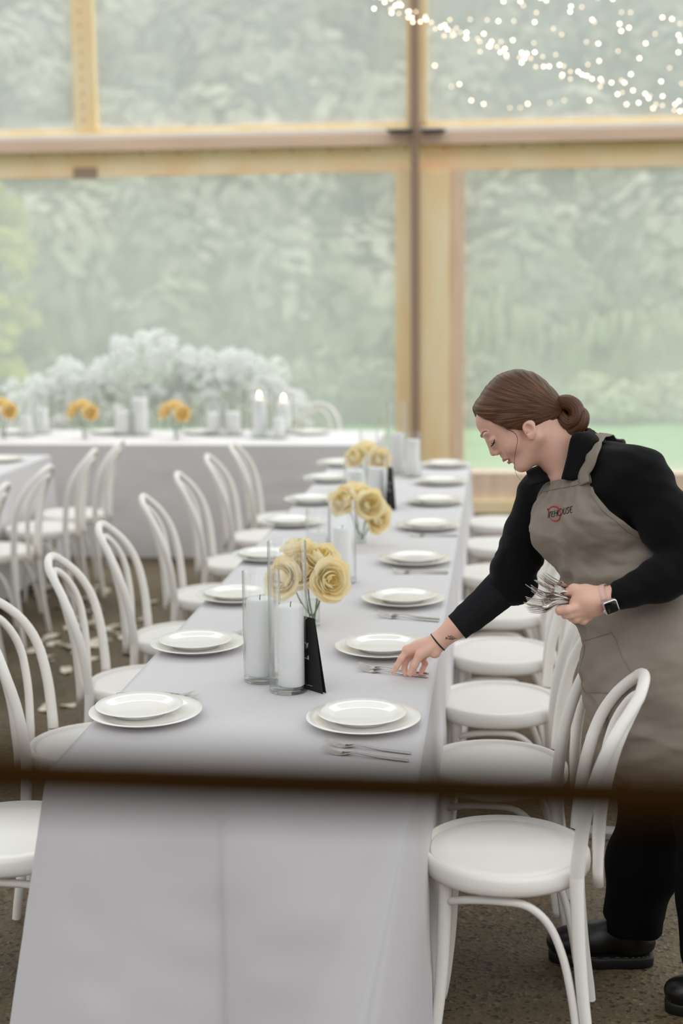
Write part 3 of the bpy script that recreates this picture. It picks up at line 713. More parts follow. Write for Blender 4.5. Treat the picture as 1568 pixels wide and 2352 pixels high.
c1 = at_h(722, 1591, TZ); tent_card('table_card', 'black tent card with white marks behind the tallest glass cylinder', (-0.478, 3.475, B), math.radians(-42), 0.125, 0.056, 0.187, 0.005, M['card'], True)
tent_card('table_card', 'black tent card standing beyond the second rose bunch', (-0.492, 6.42, B), math.radians(-66), 0.12, 0.06, 0.19, 0.005, M['card'], True)
tent_card('place_card', 'small white tent card leaning by the second candle glass', (-0.690, 5.30, B), math.radians(-24), 0.100, 0.092, 0.082, 0.022, M['whitecard'])

# ================================================================== ROSES IN BUD VASES
M['rose'] = petalmat('yellow_rose_petal', rgb(255, 248, 222), rgb(255, 239, 192), 18, 0.45)
M['rose_deep'] = petalmat('deep_yellow_petal', rgb(254, 242, 196), rgb(253, 234, 170), 18, 0.4)
M['rose_amber'] = petalmat('amber_rose_petal', rgb(254, 238, 190), rgb(252, 226, 156), 18, 0.4)
M['stem'] = pbr('green_stem', rgb(78, 104, 52), 0.6, var=rgb(100, 122, 66), scale=30)
def petal(mb, R, z0, lift, ph0, ph1, w, ang, curl, r):
    """a cupped petal: a patch of a shell that bows in at the heart of the bloom and rolls out at the rim"""
    P = []; wav = r.uniform(0, 6.28); tw = r.uniform(-0.10, 0.10); ex = r.uniform(-0.05, 0.07)
    for i in range(8):
        v = i/7; ph = ph0+(ph1-ph0)*v; row = []
        for j in range(9):
            u = (j/8-0.5)*2; wid = w*(0.35+0.65*math.sin(PI*min(1, 0.12+v*0.62)))
            a = ang+u*wid+tw*v
            q = (1-0.16*u*u*v)                                   # rounded rim
            rad = R*math.sin(ph*q)*(1+ex)+curl*max(0, v-0.6)**1.5*4*(1-0.3*u*u)+0.0012*math.sin(3.1*u+wav)*v
            z = z0+lift*v+R*1.02*(1-math.cos(ph*q))-curl*max(0, v-0.75)*1.6+0.0014*math.sin(4*u+wav*1.7)*v
            row.append((rad*math.cos(a), rad*math.sin(a), z))
        P.append(row)
    mb.grid(P)
def rose_meshes(seed):
    r = random.Random(seed); outer = MB(); inner = MB()
    for k in range(4): petal(inner, 0.0080+0.0016*k, 0.020-0.0015*k, 0.004, 0.3, 2.35, 1.2, r.uniform(0, 6.28), 0.0, r)
    rings = [(3, 0.0165, 0.011, 0.003, 2.20, 0.0), (4, 0.0205, 0.007, 0.002, 2.05, 0.001), (5, 0.0250, 0.003, 0.001, 1.88, 0.003), (5, 0.0295, 0.000, 0.0, 1.72, 0.006), (6, 0.0330, -0.002, 0.0, 1.52, 0.009), (6, 0.0350, -0.003, -0.003, 1.32, 0.012)]
    for ring, (n, R, z0, lift, ph1, curl) in enumerate(rings):
        for k in range(n): petal(outer, R*r.uniform(0.92, 1.07), z0+r.uniform(-0.002, 0.002), lift, 0.25, ph1*r.uniform(0.94, 1.06), 2.0/n+0.42, 2*PI*k/n+ring*0.9+r.uniform(-.2, .2), curl*r.uniform(0.6, 1.4), r)
    outer.ball((0, 0, 0.002), (0.013, 0.013, 0.007), 12, 6)
    return outer, inner
rose_protos = []
for i in range(3):
    a, b = rose_meshes(30+i)
    rose_protos.append((a, b))
rose_src = [None, None, None]
def put_rose(k, pos, axis, root_pt, label, group, deep=False, scale=1.0):
    """bloom at pos pointing along axis; the stem runs down to root_pt"""
    key = (k, deep); t = thing('yellow_rose', label, 'rose', root_pt, 0, group)
    Mx = Matrix.Translation(Vector(pos)-Vector(root_pt)) @ Vector((0, 0, 1)).rotation_difference(Vector(axis)).to_matrix().to_4x4() @ Matrix.Scale(scale, 4)
    out, inn = rose_protos[k]
    if key not in RC:
        o = out.build('bloom', M['rose_amber'] if deep else M['rose'], t); n = inn.build('heart', M['rose_deep'], o); RC[key] = (o.data, n.data)
    else:
        o = bpy.data.objects.new('bloom', RC[key][0]); COL.objects.link(o); o.parent = t
        n = bpy.data.objects.new('heart', RC[key][1]); COL.objects.link(n); n.parent = o
    o.matrix_local = Mx
    p = Vector(pos)-Vector(root_pt); ax = Vector(axis).normalized()
    MB().tube(smooth_path([(0, 0, 0), p*0.5+Vector((0, 0, -0.01)), p-ax*0.02, p+ax*0.002], 4), 0.0026, 6).build('stem', M['stem'], t)
    return t
RC = {}
def bunch(px, pyb, pyt, Y, blooms, place, vase_r=0.021, vase_h=0.128, deep=False, grp='yellow roses on the long table', deepk=None):
    """blooms: list of (px, py, dY, axis, proto)"""
    vp = at_y(px, pyb, Y); vp.z = B
    v = thing('bud_vase', 'small clear bud vase holding the yellow roses ' + place, 'vase', vp)
    w = 0.002
    MB().lathe([(vase_r, 0.010), (vase_r, vase_h-0.001), (vase_r-w/2, vase_h), (vase_r-w, vase_h-0.001), (vase_r-w, 0.011)], 28).build('wall', M['glass'], v)
    MB().lathe([(0, 0), (vase_r-0.002, 0), (vase_r, 0.002), (vase_r, 0.010), (vase_r-w, 0.0108), (0, 0.010)], 28).build('base', M['glassbase'], v)
    MB().lathe([(0, 0.0112), (vase_r-w-0.0004, 0.0112), (vase_r-w-0.0004, vase_h*0.62), (0, vase_h*0.62)], 28).build('water', M['water'], v)
    n = len(blooms)
    for k, (bx, by, dY, ax, pr, word) in enumerate(blooms):
        c = at_y(bx, by, Y+dY); a = 2*PI*k/n
        rp = (vp.x+0.009*math.cos(a), vp.y+0.009*math.sin(a), B+0.014)
        put_rose(pr, c-Vector((0, 0, 0.010)), ax, rp, 'yellow rose %s %s' % (word, place), grp, deep, 1.34 if deep else 1.5)
bunch(719, 1440, 1342, 4.15, [(660, 1325, -0.02, (-0.5, -0.9, 0.35), 0, 'seen through the tallest glass,'), (735, 1292, 0.02, (0.25, -0.45, 0.95), 1, 'on top'), (750, 1325, -0.03, (0.5, -0.9, 0.2), 2, 'lowest, facing the camera,'), (690, 1275, 0.05, (-0.2, 0.1, 1), 1, 'at the back'), (700, 1310, 0.0, (-0.2, -0.8, 0.6), 0, 'half behind the tallest glass,')], 'behind the rail-end candles')
bunch(829, 1247, 1172, 5.55, [(795, 1152, -0.03, (-0.4, -0.7, 0.6), 1, 'on the far-chair side'), (845, 1155, -0.04, (0.35, -0.9, 0.35), 0, 'facing the camera'), (815, 1135, 0.04, (0.0, 0.0, 1), 2, 'on top'), (858, 1182, 0.0, (0.7, -0.6, 0.1), 2, 'drooping lowest')], 'in the middle of the long table')
bunch(850, 1098, 1060, 7.05, [(822, 1052, -0.02, (-0.4, -0.6, 0.7), 0, 'on the far-chair side'), (868, 1055, -0.02, (0.4, -0.8, 0.5), 1, 'facing the camera'), (840, 1035, 0.03, (0, 0, 1), 2, 'on top')], 'at the far end of the long table')
for k, (px, pyc) in enumerate(((4, 936), (190, 940), (401, 942))):
    pl = ('at the photo edge of the head table', 'in the second head table bunch', 'in the third head table bunch')[k]
    bunch(px+4, 992, 960, 9.30, [(px-16, pyc+2, -0.02, (-0.6, -0.6, 0.5), 0, 'turned to the photo edge'), (px+16, pyc+6, -0.03, (0.5, -0.8, 0.4), 1, 'facing the camera'), (px, pyc-8, 0.02, (0, -0.1, 1), 2, 'on top')], pl, deep=True, grp='yellow roses on the head table')

# ================================================================== WHITE FLOWERS BEHIND THE HEAD TABLE
M['whitepetal'] = petalmat('white_petal', (0.97, 0.97, 0.96), (0.95, 0.97, 0.94), 9, 0.6)
M['palestem'] = pbr('pale_green_stem', rgb(170, 184, 150), 0.7)
tro = thing('flower_trough', 'long low planter of white flowers behind the head table', 'planter', (-2.6, 10.42, 0))
MB().box((-2.0, -0.14, 0), (1.2, 0.14, 0.35)).build('box', M['pinkwood'], tro, smooth=False, bevel=0.008)
MB().box((-1.97, -0.11, 0.35), (1.17, 0.11, 0.37)).build('soil', M['bark'], tro, smooth=False)
rr = random.Random(17)
outline = [(0, 940), (40, 900), (90, 880), (150, 868), (190, 872), (240, 850), (290, 815), (330, 808), (390, 815), (450, 820), (500, 825), (550, 842), (600, 862), (650, 895), (700, 935)]
fl_src = []
for k in range(4):
    r2 = random.Random(90+k); m = MB(); n = 30
    for i in range(n):
        t = r2.random(); a = r2.uniform(0, 6.28); rad = 0.075*math.sin(PI*(0.18+0.75*t))**0.7*r2.uniform(0.85, 1.12)
        c = Vector((rad*math.cos(a), rad*math.sin(a), -0.05+0.20*t)); d = Vector((math.cos(a), math.sin(a), r2.uniform(0.3, 1.3))).normalized(); u = d.orthogonal().normalized(); w = d.cross(u)
        for q in range(5):
            an = q*2*PI/5; e = u*math.cos(an)+w*math.sin(an); f = u*math.cos(an+0.6)+w*math.sin(an+0.6); g = u*math.cos(an-0.6)+w*math.sin(an-0.6); s = 0.029
            m.grid([[c, c+g*s*0.8+d*0.004], [c+f*s*0.8+d*0.004, c+e*s*1.15+d*0.002]])
    fl_src.append(m)
fl_mesh = [None]*4
cnt = 0
for row in range(4):
    for px in range(-10, 700, 38):
        x = px+rr.uniform(-12, 12); top = float(np.interp(x, [o[0] for o in outline], [o[1] for o in outline]))
        py = top + 16 + row*40 + rr.uniform(-20, 30)
        if py > 985 or (row == 0 and rr.random() < 0.15): continue
        Y = 10.42+rr.uniform(-0.09, 0.09)
        hp = at_y(x, py, Y)
        k = rr.randrange(4); base = Vector((hp.x*0.94-0.16+rr.uniform(-0.03, 0.03), Y*1.0, 0.36)); base.x = min(max(base.x, -4.5), -1.45)
        t = thing('white_flower', 'white flowering stem in the bank of flowers behind the head table', 'flower', base, 0, 'bank of white flowers behind the head table')
        if fl_mesh[k] is None:
            o = fl_src[k].build('blossom', M['whitepetal'], t, fix=False); fl_mesh[k] = o.data
        else:
            o = bpy.data.objects.new('blossom', fl_mesh[k]); COL.objects.link(o); o.parent = t
        o.location = hp-base; o.rotation_euler = (rr.uniform(-.3, .3), rr.uniform(-.3, .3), rr.uniform(0, 6.28)); o.scale = (rr.uniform(1.05, 1.5),)*3
        d = hp-base; MB().tube([(0, 0, 0), (d.x*0.4, d.y*0.4, d.z*0.5), (d.x, d.y, d.z)], 0.003, 5).build('stem', M['palestem'], t)
        cnt += 1
print('white flowers', cnt)

# ================================================================== REFLECTED FAIRY LIGHTS, BUILT AS HANGING STRINGS
M['bulb_reflection'] = glowmat('warm_reflection', (1.0, 0.85, 0.64), 9); M['bulb_reflection_dim'] = glowmat('dim_warm_reflection', (1.0, 0.78, 0.55), 3.6)  # glow standing in for bulb reflections in the clear sheets
M['wire'] = pbr('pale_wire', (0.55, 0.55, 0.53), 0.5)
bulb_me = {}
def reflection_string(label, pts, nb, seed, jit=0.06, dim=False, rad=0.0062):
    """slack wire with bulbs through pts, standing in for reflections in the sheets"""
    r = random.Random(seed); pa = smooth_path(pts, 10); o = pa[0]
    t = thing('reflected_light_string', label, 'fairy lights', o, 0, 'strings of reflected fairy lights')
    MB().tube([p-o for p in pa], 0.0008, 4).build('wire', M['wire'], t)
    for i in range(nb):
        f = (i+0.5+r.uniform(-.35, .35))/nb*(len(pa)-1.001); k = int(f); p = pa[k].lerp(pa[k+1], f-k)+Vector((r.uniform(-.03, .03), r.uniform(-jit, jit), -0.008+r.uniform(-.03, .02)))
        dm = r.random() < 0.38
        if dm not in bulb_me:
            b = MB().ball((0, 0, 0), rad, 8, 6).build('bulb_reflection', M['bulb_reflection_dim'] if dm else M['bulb_reflection'], t); bulb_me[dm] = b.data
        else:
            b = bpy.data.objects.new('bulb_reflection', bulb_me[dm]); COL.objects.link(b); b.parent = t
        b.location = p-o
for k, (off, n) in enumerate(((-6, 34), (4, 34), (14, 26))):
    reflection_string('reflected fairy lights built as strings, densest, sloping from the brown upright, %s strand' % ('upper', 'middle', 'lower')[k],
                 [at_y(860, -8+off, 8.6), at_y(980, 40+off, 8.6), at_y(1150, 105+off, 8.55), at_y(1350, 172+off, 8.5), at_y(1600, 248+off, 8.5)], n, 40+k)
fan = [((1010, -20), (1250, 20), (1600, 130), 11), ((1060, 30), (1300, 75), (1600, 170), 13), ((1000, 45), (1260, 110), (1600, 200), 12), ((1150, -20), (1350, 25), (1600, 95), 12), ((1300, -25), (1450, 15), (1600, 50), 8)]
for k, (a, b, c, n) in enumerate(fan):
    reflection_string('sparse string of reflected fairy lights above the dense one, %s' % ('lowest but two', 'second from the dense strands', 'next to the dense strands', 'second from the photo top', 'uppermost')[k],
                 [at_y(*a, 8.9+0.15*k), at_y(*b, 8.9+0.15*k), at_y(*c, 8.9+0.15*k)], n, 60+k)
reflection_string('sparse string of reflected fairy lights, lowest, above the crossbeam', [at_y(985, 150, 10.3), at_y(1130, 235, 10.3), at_y(1300, 225, 10.3), at_y(1600, 250, 10.3)], 14, 71, rad=0.005)

# ================================================================== FLOOR LITTER AND BOARD
M['leaf'] = pbr('dry_leaf', rgb(196, 184, 158), 0.7, var=rgb(226, 218, 204), scale=30)
rr = random.Random(8); leafs = []
spots = []
for i in range(70):
    px = rr.uniform(60, 560); py = rr.uniform(1330, 1640)
    if rr.random() < 0.55: px = rr.gauss(170, 50); py = rr.gauss(1440, 50)
    spots.append((px, py))
for i, (px, py) in enumerate(spots):
    p = at_h(px, py, 0.0)
    if p.x > TX0-0.05: continue
    if not leafs or len(leafs) < 3:
        P = []
        for a in range(7):
            v = a/6; w = 0.022*math.sin(PI*v)**0.7*(1+0.25*math.sin(9*v+len(leafs)))+0.0004
            P.append([((v-0.5)*0.075, -w, 0.008+0.006*math.sin(v*4+len(leafs))), ((v-0.5)*0.075, 0, 0.002), ((v-0.5)*0.075, w, 0.007+0.005*math.cos(v*5))])
        o = MB().grid(P).build('fallen_leaf', M['leaf'], fix=False); leafs.append(o); o.location = (p.x, p.y, 0.001); o.rotation_euler = (0, 0, rr.uniform(0, 6.28))
        tag(o, 'pale dry leaf lying on the concrete between the two long tables', 'leaf', 'fallen leaves on the floor')
    else:
        dup(leafs[i % 3], (p.x, p.y, 0.001), rr.uniform(0, 6.28), rot=None, scale=rr.uniform(0.8, 1.5))
a, b = at_h(1370, 1918, 0), at_h(1470, 1924, 0)
bo = MB().box((-0.06, -0.035, 0), (0.75, 0.035, 0.022)).build('wooden_batten', M['board'], smooth=False, bevel=0.003)
bo.location = (a.x, a.y, 0); bo.rotation_euler = (0, 0, math.atan2(b.y-a.y, b.x-a.x)); tag(bo, 'grey weathered batten lying on the floor behind the woman\'s legs', 'board')
# ================================================================== THE WOMAN
class Field:
    """signed distance field sampled on a grid; shapes are blended in one after another, then the zero surface is meshed"""
    def __init__(s, lo, hi, h):
        s.lo = np.array(lo, float); s.h = h; s.n = np.ceil((np.array(hi)-s.lo)/h).astype(int)+1
        s.g = np.full(tuple(s.n), 1.0, np.float32)
    def sub(s, lo, hi, pad):
        a = np.maximum(np.floor((np.array(lo)-pad-s.lo)/s.h).astype(int), 0); b = np.minimum(np.ceil((np.array(hi)+pad-s.lo)/s.h).astype(int)+1, s.n)
        if np.any(b <= a): return None
        ax = [np.float32(s.lo[i])+np.arange(a[i], b[i], dtype=np.float32)*np.float32(s.h) for i in range(3)]
        sl = tuple(slice(a[i], b[i]) for i in range(3))
        X = np.stack(np.meshgrid(*ax, indexing='ij'), -1)
        return sl, X
    def put(s, d, sl, k, op):
        a = s.g[sl]
        if op == 'sub':
            d = -d
            if k > 0:
                t = np.clip(0.5-0.5*(a-d)/k, 0, 1); r = a*(1-t)+d*t+k*t*(1-t)
            else: r = np.maximum(a, d)
        else:
            if k > 0:
                t = np.clip(0.5+0.5*(a-d)/k, 0, 1); r = a*(1-t)+d*t-k*t*(1-t)
            else: r = np.minimum(a, d)
        s.g[sl] = r
    def cone(s, a, b, ra, rb, k=0.01, op='add'):
        a = np.array(a, float); b = np.array(b, float); R = max(ra, rb)
        q = s.sub(np.minimum(a, b)-R, np.maximum(a, b)+R, k*1.5+3*s.h)
        if q is None: return
        sl, X = q; ab = b-a; L2 = ab@ab
        t = np.clip(((X-a.astype(np.float32))@ab.astype(np.float32))/L2, 0, 1)
        d = np.linalg.norm(X-a.astype(np.float32)-t[..., None]*ab.astype(np.float32), axis=-1)-(ra+(rb-ra)*t)
        s.put(d, sl, k, op)
    def chain(s, pts, rs, k=0.01, op='add'):
        for i in range(len(pts)-1): s.cone(pts[i], pts[i+1], rs[i], rs[i+1], k, op)
    def ell(s, c, r, axes=None, k=0.01, op='add'):
        c = np.array(c, float); r = np.array(r, float); A = np.eye(3) if axes is None else np.array(axes, float)
        ext = np.sqrt(((A*r[:, None])**2).sum(0))
        q = s.sub(c-ext, c+ext, k*1.5+3*s.h)
        if q is None: return
        sl, X = q; P = (X-c.astype(np.float32))@A.T.astype(np.float32)
        k0 = np.linalg.norm(P/r.astype(np.float32), axis=-1); k1 = np.linalg.norm(P/(r**2).astype(np.float32), axis=-1)
        d = k0*(k0-1)/np.maximum(k1, 1e-6); s.put(d.astype(np.float32), sl, k, op)
    def plane_cut(s, p, n, k=0.0):
        """keep the side the normal points to"""
        X = s.all(); n = np.array(n, float); n /= np.linalg.norm(n)
        d = ((X-np.array(p, np.float32))@n.astype(np.float32)); s.put(d, (slice(None),)*3, k, 'sub')
    def all(s):
        ax = [np.float32(s.lo[i])+np.arange(s.n[i], dtype=np.float32)*np.float32(s.h) for i in range(3)]
        return np.stack(np.meshgrid(*ax, indexing='ij'), -1)
    def sample(s, P):
        P = np.asarray(P, float); q = (P-s.lo)/s.h; i = np.clip(np.floor(q).astype(int), 0, s.n-2); f = q-i; r = 0
        for dx in (0, 1):
            for dy in (0, 1):
                for dz in (0, 1):
                    w = (f[..., 0] if dx else 1-f[..., 0])*(f[..., 1] if dy else 1-f[..., 1])*(f[..., 2] if dz else 1-f[..., 2])
                    r = r+w*s.g[i[..., 0]+dx, i[..., 1]+dy, i[..., 2]+dz]
        return r
    def mesh(s):
        g = s.g; ins = g < 0; nx, ny, nz = g.shape
        cnt = np.zeros((nx-1, ny-1, nz-1), np.int8)
        for dx in (0, 1):
            for dy in (0, 1):
                for dz in (0, 1): cnt += ins[dx:nx-1+dx, dy:ny-1+dy, dz:nz-1+dz]
        act = (cnt > 0) & (cnt < 8); idx = np.argwhere(act); ids = np.full(act.shape, -1, np.int64); ids[act] = np.arange(len(idx))
        acc = np.zeros((len(idx), 3)); num = np.zeros(len(idx))
        cor = [(a, b, c) for a in (0, 1) for b in (0, 1) for c in (0, 1)]
        for u in cor:
            for ax in range(3):
                if u[ax]: continue
                v = list(u); v[ax] = 1
                ga = g[idx[:, 0]+u[0], idx[:, 1]+u[1], idx[:, 2]+u[2]]; gb = g[idx[:, 0]+v[0], idx[:, 1]+v[1], idx[:, 2]+v[2]]
                m = (ga < 0) != (gb < 0); t = np.where(m, ga/np.where(m, ga-gb, 1), 0)
                p = np.tile(np.array(u, float), (len(idx), 1)); p[:, ax] = t
                acc[m] += p[m]; num[m] += 1
        V = (idx+acc/num[:, None])*s.h+s.lo; F = []
        for ax in range(3):
            o1, o2 = [(1, 2), (2, 0), (0, 1)][ax]
            sa = [slice(None)]*3; sb = [slice(None)]*3; sa[ax] = slice(0, -1); sb[ax] = slice(1, None)
            A = ins[tuple(sa)]; Bm = ins[tuple(sb)]; e = np.argwhere(A != Bm)
            ok = (e[:, o1] > 0) & (e[:, o2] > 0) & (e[:, o1] < g.shape[o1]-1) & (e[:, o2] < g.shape[o2]-1); e = e[ok]
            def cid(d1, d2):
                q = e.copy(); q[:, o1] -= d1; q[:, o2] -= d2; return ids[q[:, 0], q[:, 1], q[:, 2]]
            q = np.stack([cid(1, 1), cid(0, 1), cid(0, 0), cid(1, 0)], 1); fl = ~A[e[:, 0], e[:, 1], e[:, 2]]
            q[fl] = q[fl][:, ::-1]; F.append(q)
        return V, np.vstack(F)
def field_obj(name, parts, mat, parent=None, relax=2):
    V = []; Fc = []; b = 0
    for f in parts:
        v, q = f.mesh() if isinstance(f, Field) else f
        for _ in range(relax):
            s_ = np.zeros_like(v); n_ = np.zeros(len(v))
            for i in range(4):
                j = (i+1) % 4; np.add.at(s_, q[:, i], v[q[:, j]]); np.add.at(n_, q[:, i], 1); np.add.at(s_, q[:, j], v[q[:, i]]); np.add.at(n_, q[:, j], 1)
            v = v*0.5+0.5*s_/np.maximum(n_, 1)[:, None]
        V.append(v); Fc.append(q+b); b += len(v)
    return quick(name, np.vstack(V), np.vstack(Fc), mat, parent, smooth=True)
def A3(*p): return np.array(S(*p))
VW = lambda dx, dy, dz: CR*dx - CU*dy + CF*dz               # photo-aligned direction (right, down, away) -> place
def unit(v): v = np.array(v, float); return v/np.linalg.norm(v)

M['skin'] = pbr('skin', rgb(228, 180, 160), 0.5, var=rgb(236, 188, 166), scale=30, sss=0.12, bump=0.02, bscale=350)
M['shirt'] = pbr('black_shirt', rgb(15, 15, 16), 0.85, bump=0.10, bscale=14, sheen=0.05, stretch=(1, 1, 0.6), spec=0.12)
M['under'] = pbr('charcoal_sleeve', rgb(34, 34, 36), 0.9, bump=0.05, bscale=300, spec=0.12)
M['apron'] = pbr('grey_brown_canvas', rgb(150, 139, 127), 0.9, spec=0.2, var=rgb(138, 127, 116), scale=9, bump=0.35, bscale=13, stretch=(1, 1, 1.6))
M['trouser'] = pbr('black_trousers', rgb(8, 8, 9), 0.9, bump=0.1, bscale=20, spec=0.12)
M['boot'] = pbr('black_leather', rgb(10, 10, 10), 0.35, bump=0.08, bscale=80)
M['sole'] = pbr('black_sole', rgb(17, 16, 14), 0.6)
M['welt'] = pbr('yellow_stitch', rgb(120, 104, 40), 0.8)
M['band'] = pbr('pink_band', rgb(222, 178, 166), 0.5)
M['watchcase'] = pbr('silver_case', (0.75, 0.74, 0.73), 0.25, metal=0.9)
M['screen'] = pbr('black_screen', (0.004, 0.004, 0.005), 0.06)
M['elastic'] = pbr('black_elastic', (0.012, 0.010, 0.012), 0.7)
M['ink'] = pbr('tattoo_ink', rgb(72, 66, 62), 0.6)
M['brow'] = pbr('brow_hair', rgb(150, 106, 82), 0.8)
M['lash'] = pbr('lash', rgb(52, 36, 28), 0.8)
M['lip'] = pbr('lips', rgb(196, 116, 108), 0.45)
M['blush'] = M['skin']
def hairmat():
    m, t, o = nodemat('brown_hair')
    p = t.nodes.new('ShaderNodeBsdfPrincipled'); t.links.new(p.outputs[0], o.inputs[0]); p.inputs['Roughness'].default_value = 0.36; p.inputs['Specular IOR Level'].default_value = 0.45
    g = t.nodes.new('ShaderNodeUVMap'); mp = t.nodes.new('ShaderNodeMapping'); t.links.new(g.outputs[0], mp.inputs[0]); mp.inputs['Scale'].default_value = (2.0, 75.0, 1.0)
    n = t.nodes.new('ShaderNodeTexNoise'); n.inputs['Scale'].default_value = 1.0; n.inputs['Detail'].default_value = 5; t.links.new(mp.outputs[0], n.inputs[0])
    r = t.nodes.new('ShaderNodeValToRGB'); t.links.new(n.outputs[0], r.inputs[0]); e = r.color_ramp.elements
    e[0].position = 0.30; e[0].color = (*rgb(48, 26, 12), 1); e[1].position = 0.75; e[1].color = (*rgb(134, 84, 42), 1); x = e.new(0.5); x.color = (*rgb(84, 50, 24), 1)
    t.links.new(r.outputs[0], p.inputs['Base Color'])
    b = t.nodes.new('ShaderNodeBump'); b.inputs['Strength'].default_value = 0.55; b.inputs['Distance'].default_value = 0.004; t.links.new(n.outputs[0], b.inputs['Height']); t.links.new(b.outputs[0], p.inputs['Normal'])
    return m
M['hair'] = hairmat()

# ---- head frame (mm): a forward, b up, c toward her left (the camera)
ZH = 3.55; HO = A3(1190, 965, ZH)
hf = unit(VW(-0.77, 0.64, 0.02)); hu = unit(VW(-0.64, -0.77, 0.03)); hu = unit(hu-hf*(hf@hu)); hl_ = np.cross(hu, hf)
HA = np.array([hf, hu, hl_])
def H(a, b, c=0.0): return HO+(hf*a+hu*b+hl_*c)*0.001
def hm(*v): return np.array(v)*0.001
def build_head(f):
    k = 0.012
    f.ell(H(-18, 24), hm(92, 89, 73), HA, 0.004)
    f.ell(H(30, 42), hm(62, 47, 58), HA, k)
    f.ell(H(36, 5), hm(58, 60, 60), HA, k)
    f.ell(H(44, -45), hm(43, 42, 40), HA, k)
    for c in (-1, 1):
        f.cone(H(0, -58, 50*c), H(58, -90, 14*c), 0.020, 0.018, 0.018)
        f.ell(H(50, -32, 33*c), hm(33, 30, 25), HA, 0.012)
        f.ell(H(87, 26, 22*c), hm(9, 6, 19), HA, 0.010)
    f.ell(H(66, -88), hm(19, 19, 22), HA, 0.012)
    f.ell(H(30, -85), hm(38, 26, 30), HA, 0.02)
    for c in (-1, 1):
        f.ell(H(99, 5, 29*c), hm(13, 10, 15), HA, 0.009, 'sub')
        f.ell(H(76, 2, 30*c), hm(15, 13.5, 15), HA, 0.003)
        f.ell(H(82, 5, 30*c), hm(11, 6, 15), HA, 0.003)
    f.cone(H(90, 8), H(97.5, -18), 0.0065, 0.0085, 0.007)
    f.ell(H(99.5, -23), hm(9, 8, 8.5), HA, 0.004)
    for c in (-1, 1): f.ell(H(90, -29, 10*c), hm(10, 7, 6.5), HA, 0.004)
    for c in (-1, 1): f.ell(H(95, -36, 6*c), hm(5, 4, 3), HA, 0.002, 'sub')
    f.ell(H(87, -44), hm(6, 9, 9), HA, 0.006)
    f.ell(H(83, -54.5), hm(11, 6.5, 21), HA, 0.004)
    f.ell(H(78, -66), hm(10, 6.5, 18), HA, 0.004)
    f.ell(H(90, -60), hm(11, 1.6, 22), HA, 0.003, 'sub')
    f.ell(H(82, -77), hm(7, 4, 16), HA, 0.006, 'sub')
    # ears
    for c in (-1, 1):
        f.ell(H(-2, -28, 70*c), hm(17, 14, 8), HA, 0.004)
        f.ell(H(2, -36, 71*c), hm(15, 20, 6), HA, 0.004)
        f.ell(H(12, -50, 70*c), hm(7, 9, 5), HA, 0.004)
        f.ell(H(3, -32, 79*c), hm(9.5, 13, 10), HA, 0.002, 'sub')
        f.ell(H(10, -37, 75*c), hm(5, 6, 7), HA, 0.002, 'sub')
NB = A3(1308, 1082, 3.56)                                   # neck base
def build_neck(f):
    f.cone(H(-26, -48), NB, 0.050, 0.054, 0.022)
    f.cone(H(-60, -40), A3(1335, 1045, 3.56), 0.034, 0.050, 0.02)
head = Field(HO-0.21, HO+np.array([0.30, 0.21, 0.21]), 0.0024)
build_head(head); build_neck(head)
head.ell(A3(1302, 1112, 3.56), (0.046, 0.055, 0.05), None, 0.02)
# ---- right hand reaching to the forks (joints as photo x, y, distance)
rh = Field(A3(880, 1570, 3.66)-np.array([0.02, 0.10, 0.02]), A3(1130, 1400, 3.80)+np.array([0.04, 0.10, 0.06]), 0.0016)
Wr = A3(1006, 1474, 3.715)
rh.chain([A3(1100, 1395, 3.705), A3(1050, 1437, 3.71), Wr], [0.036, 0.031, 0.0245], 0.012)
pal = [(935, 1494, 3.705), (943, 1497, 3.725), (955, 1502, 3.742), (967, 1507, 3.757)]     # knuckles: index .. little
for q, rr_ in zip(pal, (0.0115, 0.0118, 0.0112, 0.0100)): rh.cone(Wr, A3(*q), 0.021, rr_+0.003, 0.010)
rh.ell(A3(972, 1487, 3.722), (0.036, 0.026, 0.020), None, 0.012)
rh.ell(A3(998, 1500, 3.70), (0.015, 0.015, 0.014), None, 0.012)
FG = [([pal[0], (921, 1513, 3.700), (911, 1530, 3.702), (903, 1545, 3.706)], (0.0098, 0.0088, 0.0078, 0.0062)),
      ([pal[1], (930, 1520, 3.722), (928, 1536, 3.720), (931, 1548, 3.716)], (0.0100, 0.0090, 0.0080, 0.0066)),
      ([pal[2], (953, 1522, 3.738), (950, 1537, 3.734), (950, 1549, 3.728)], (0.0096, 0.0086, 0.0076, 0.0064)),
      ([pal[3], (976, 1524, 3.752), (970, 1538, 3.745), (965, 1549, 3.738)], (0.0086, 0.0078, 0.0068, 0.0058))]
for pts, rs in FG: rh.chain([A3(*p) for p in pts], rs, 0.0035)
rh.chain([A3(990, 1489, 3.698), A3(964, 1504, 3.685), A3(951, 1528, 3.684), A3(941, 1547, 3.690)], (0.015, 0.0118, 0.0100, 0.0080), 0.006)
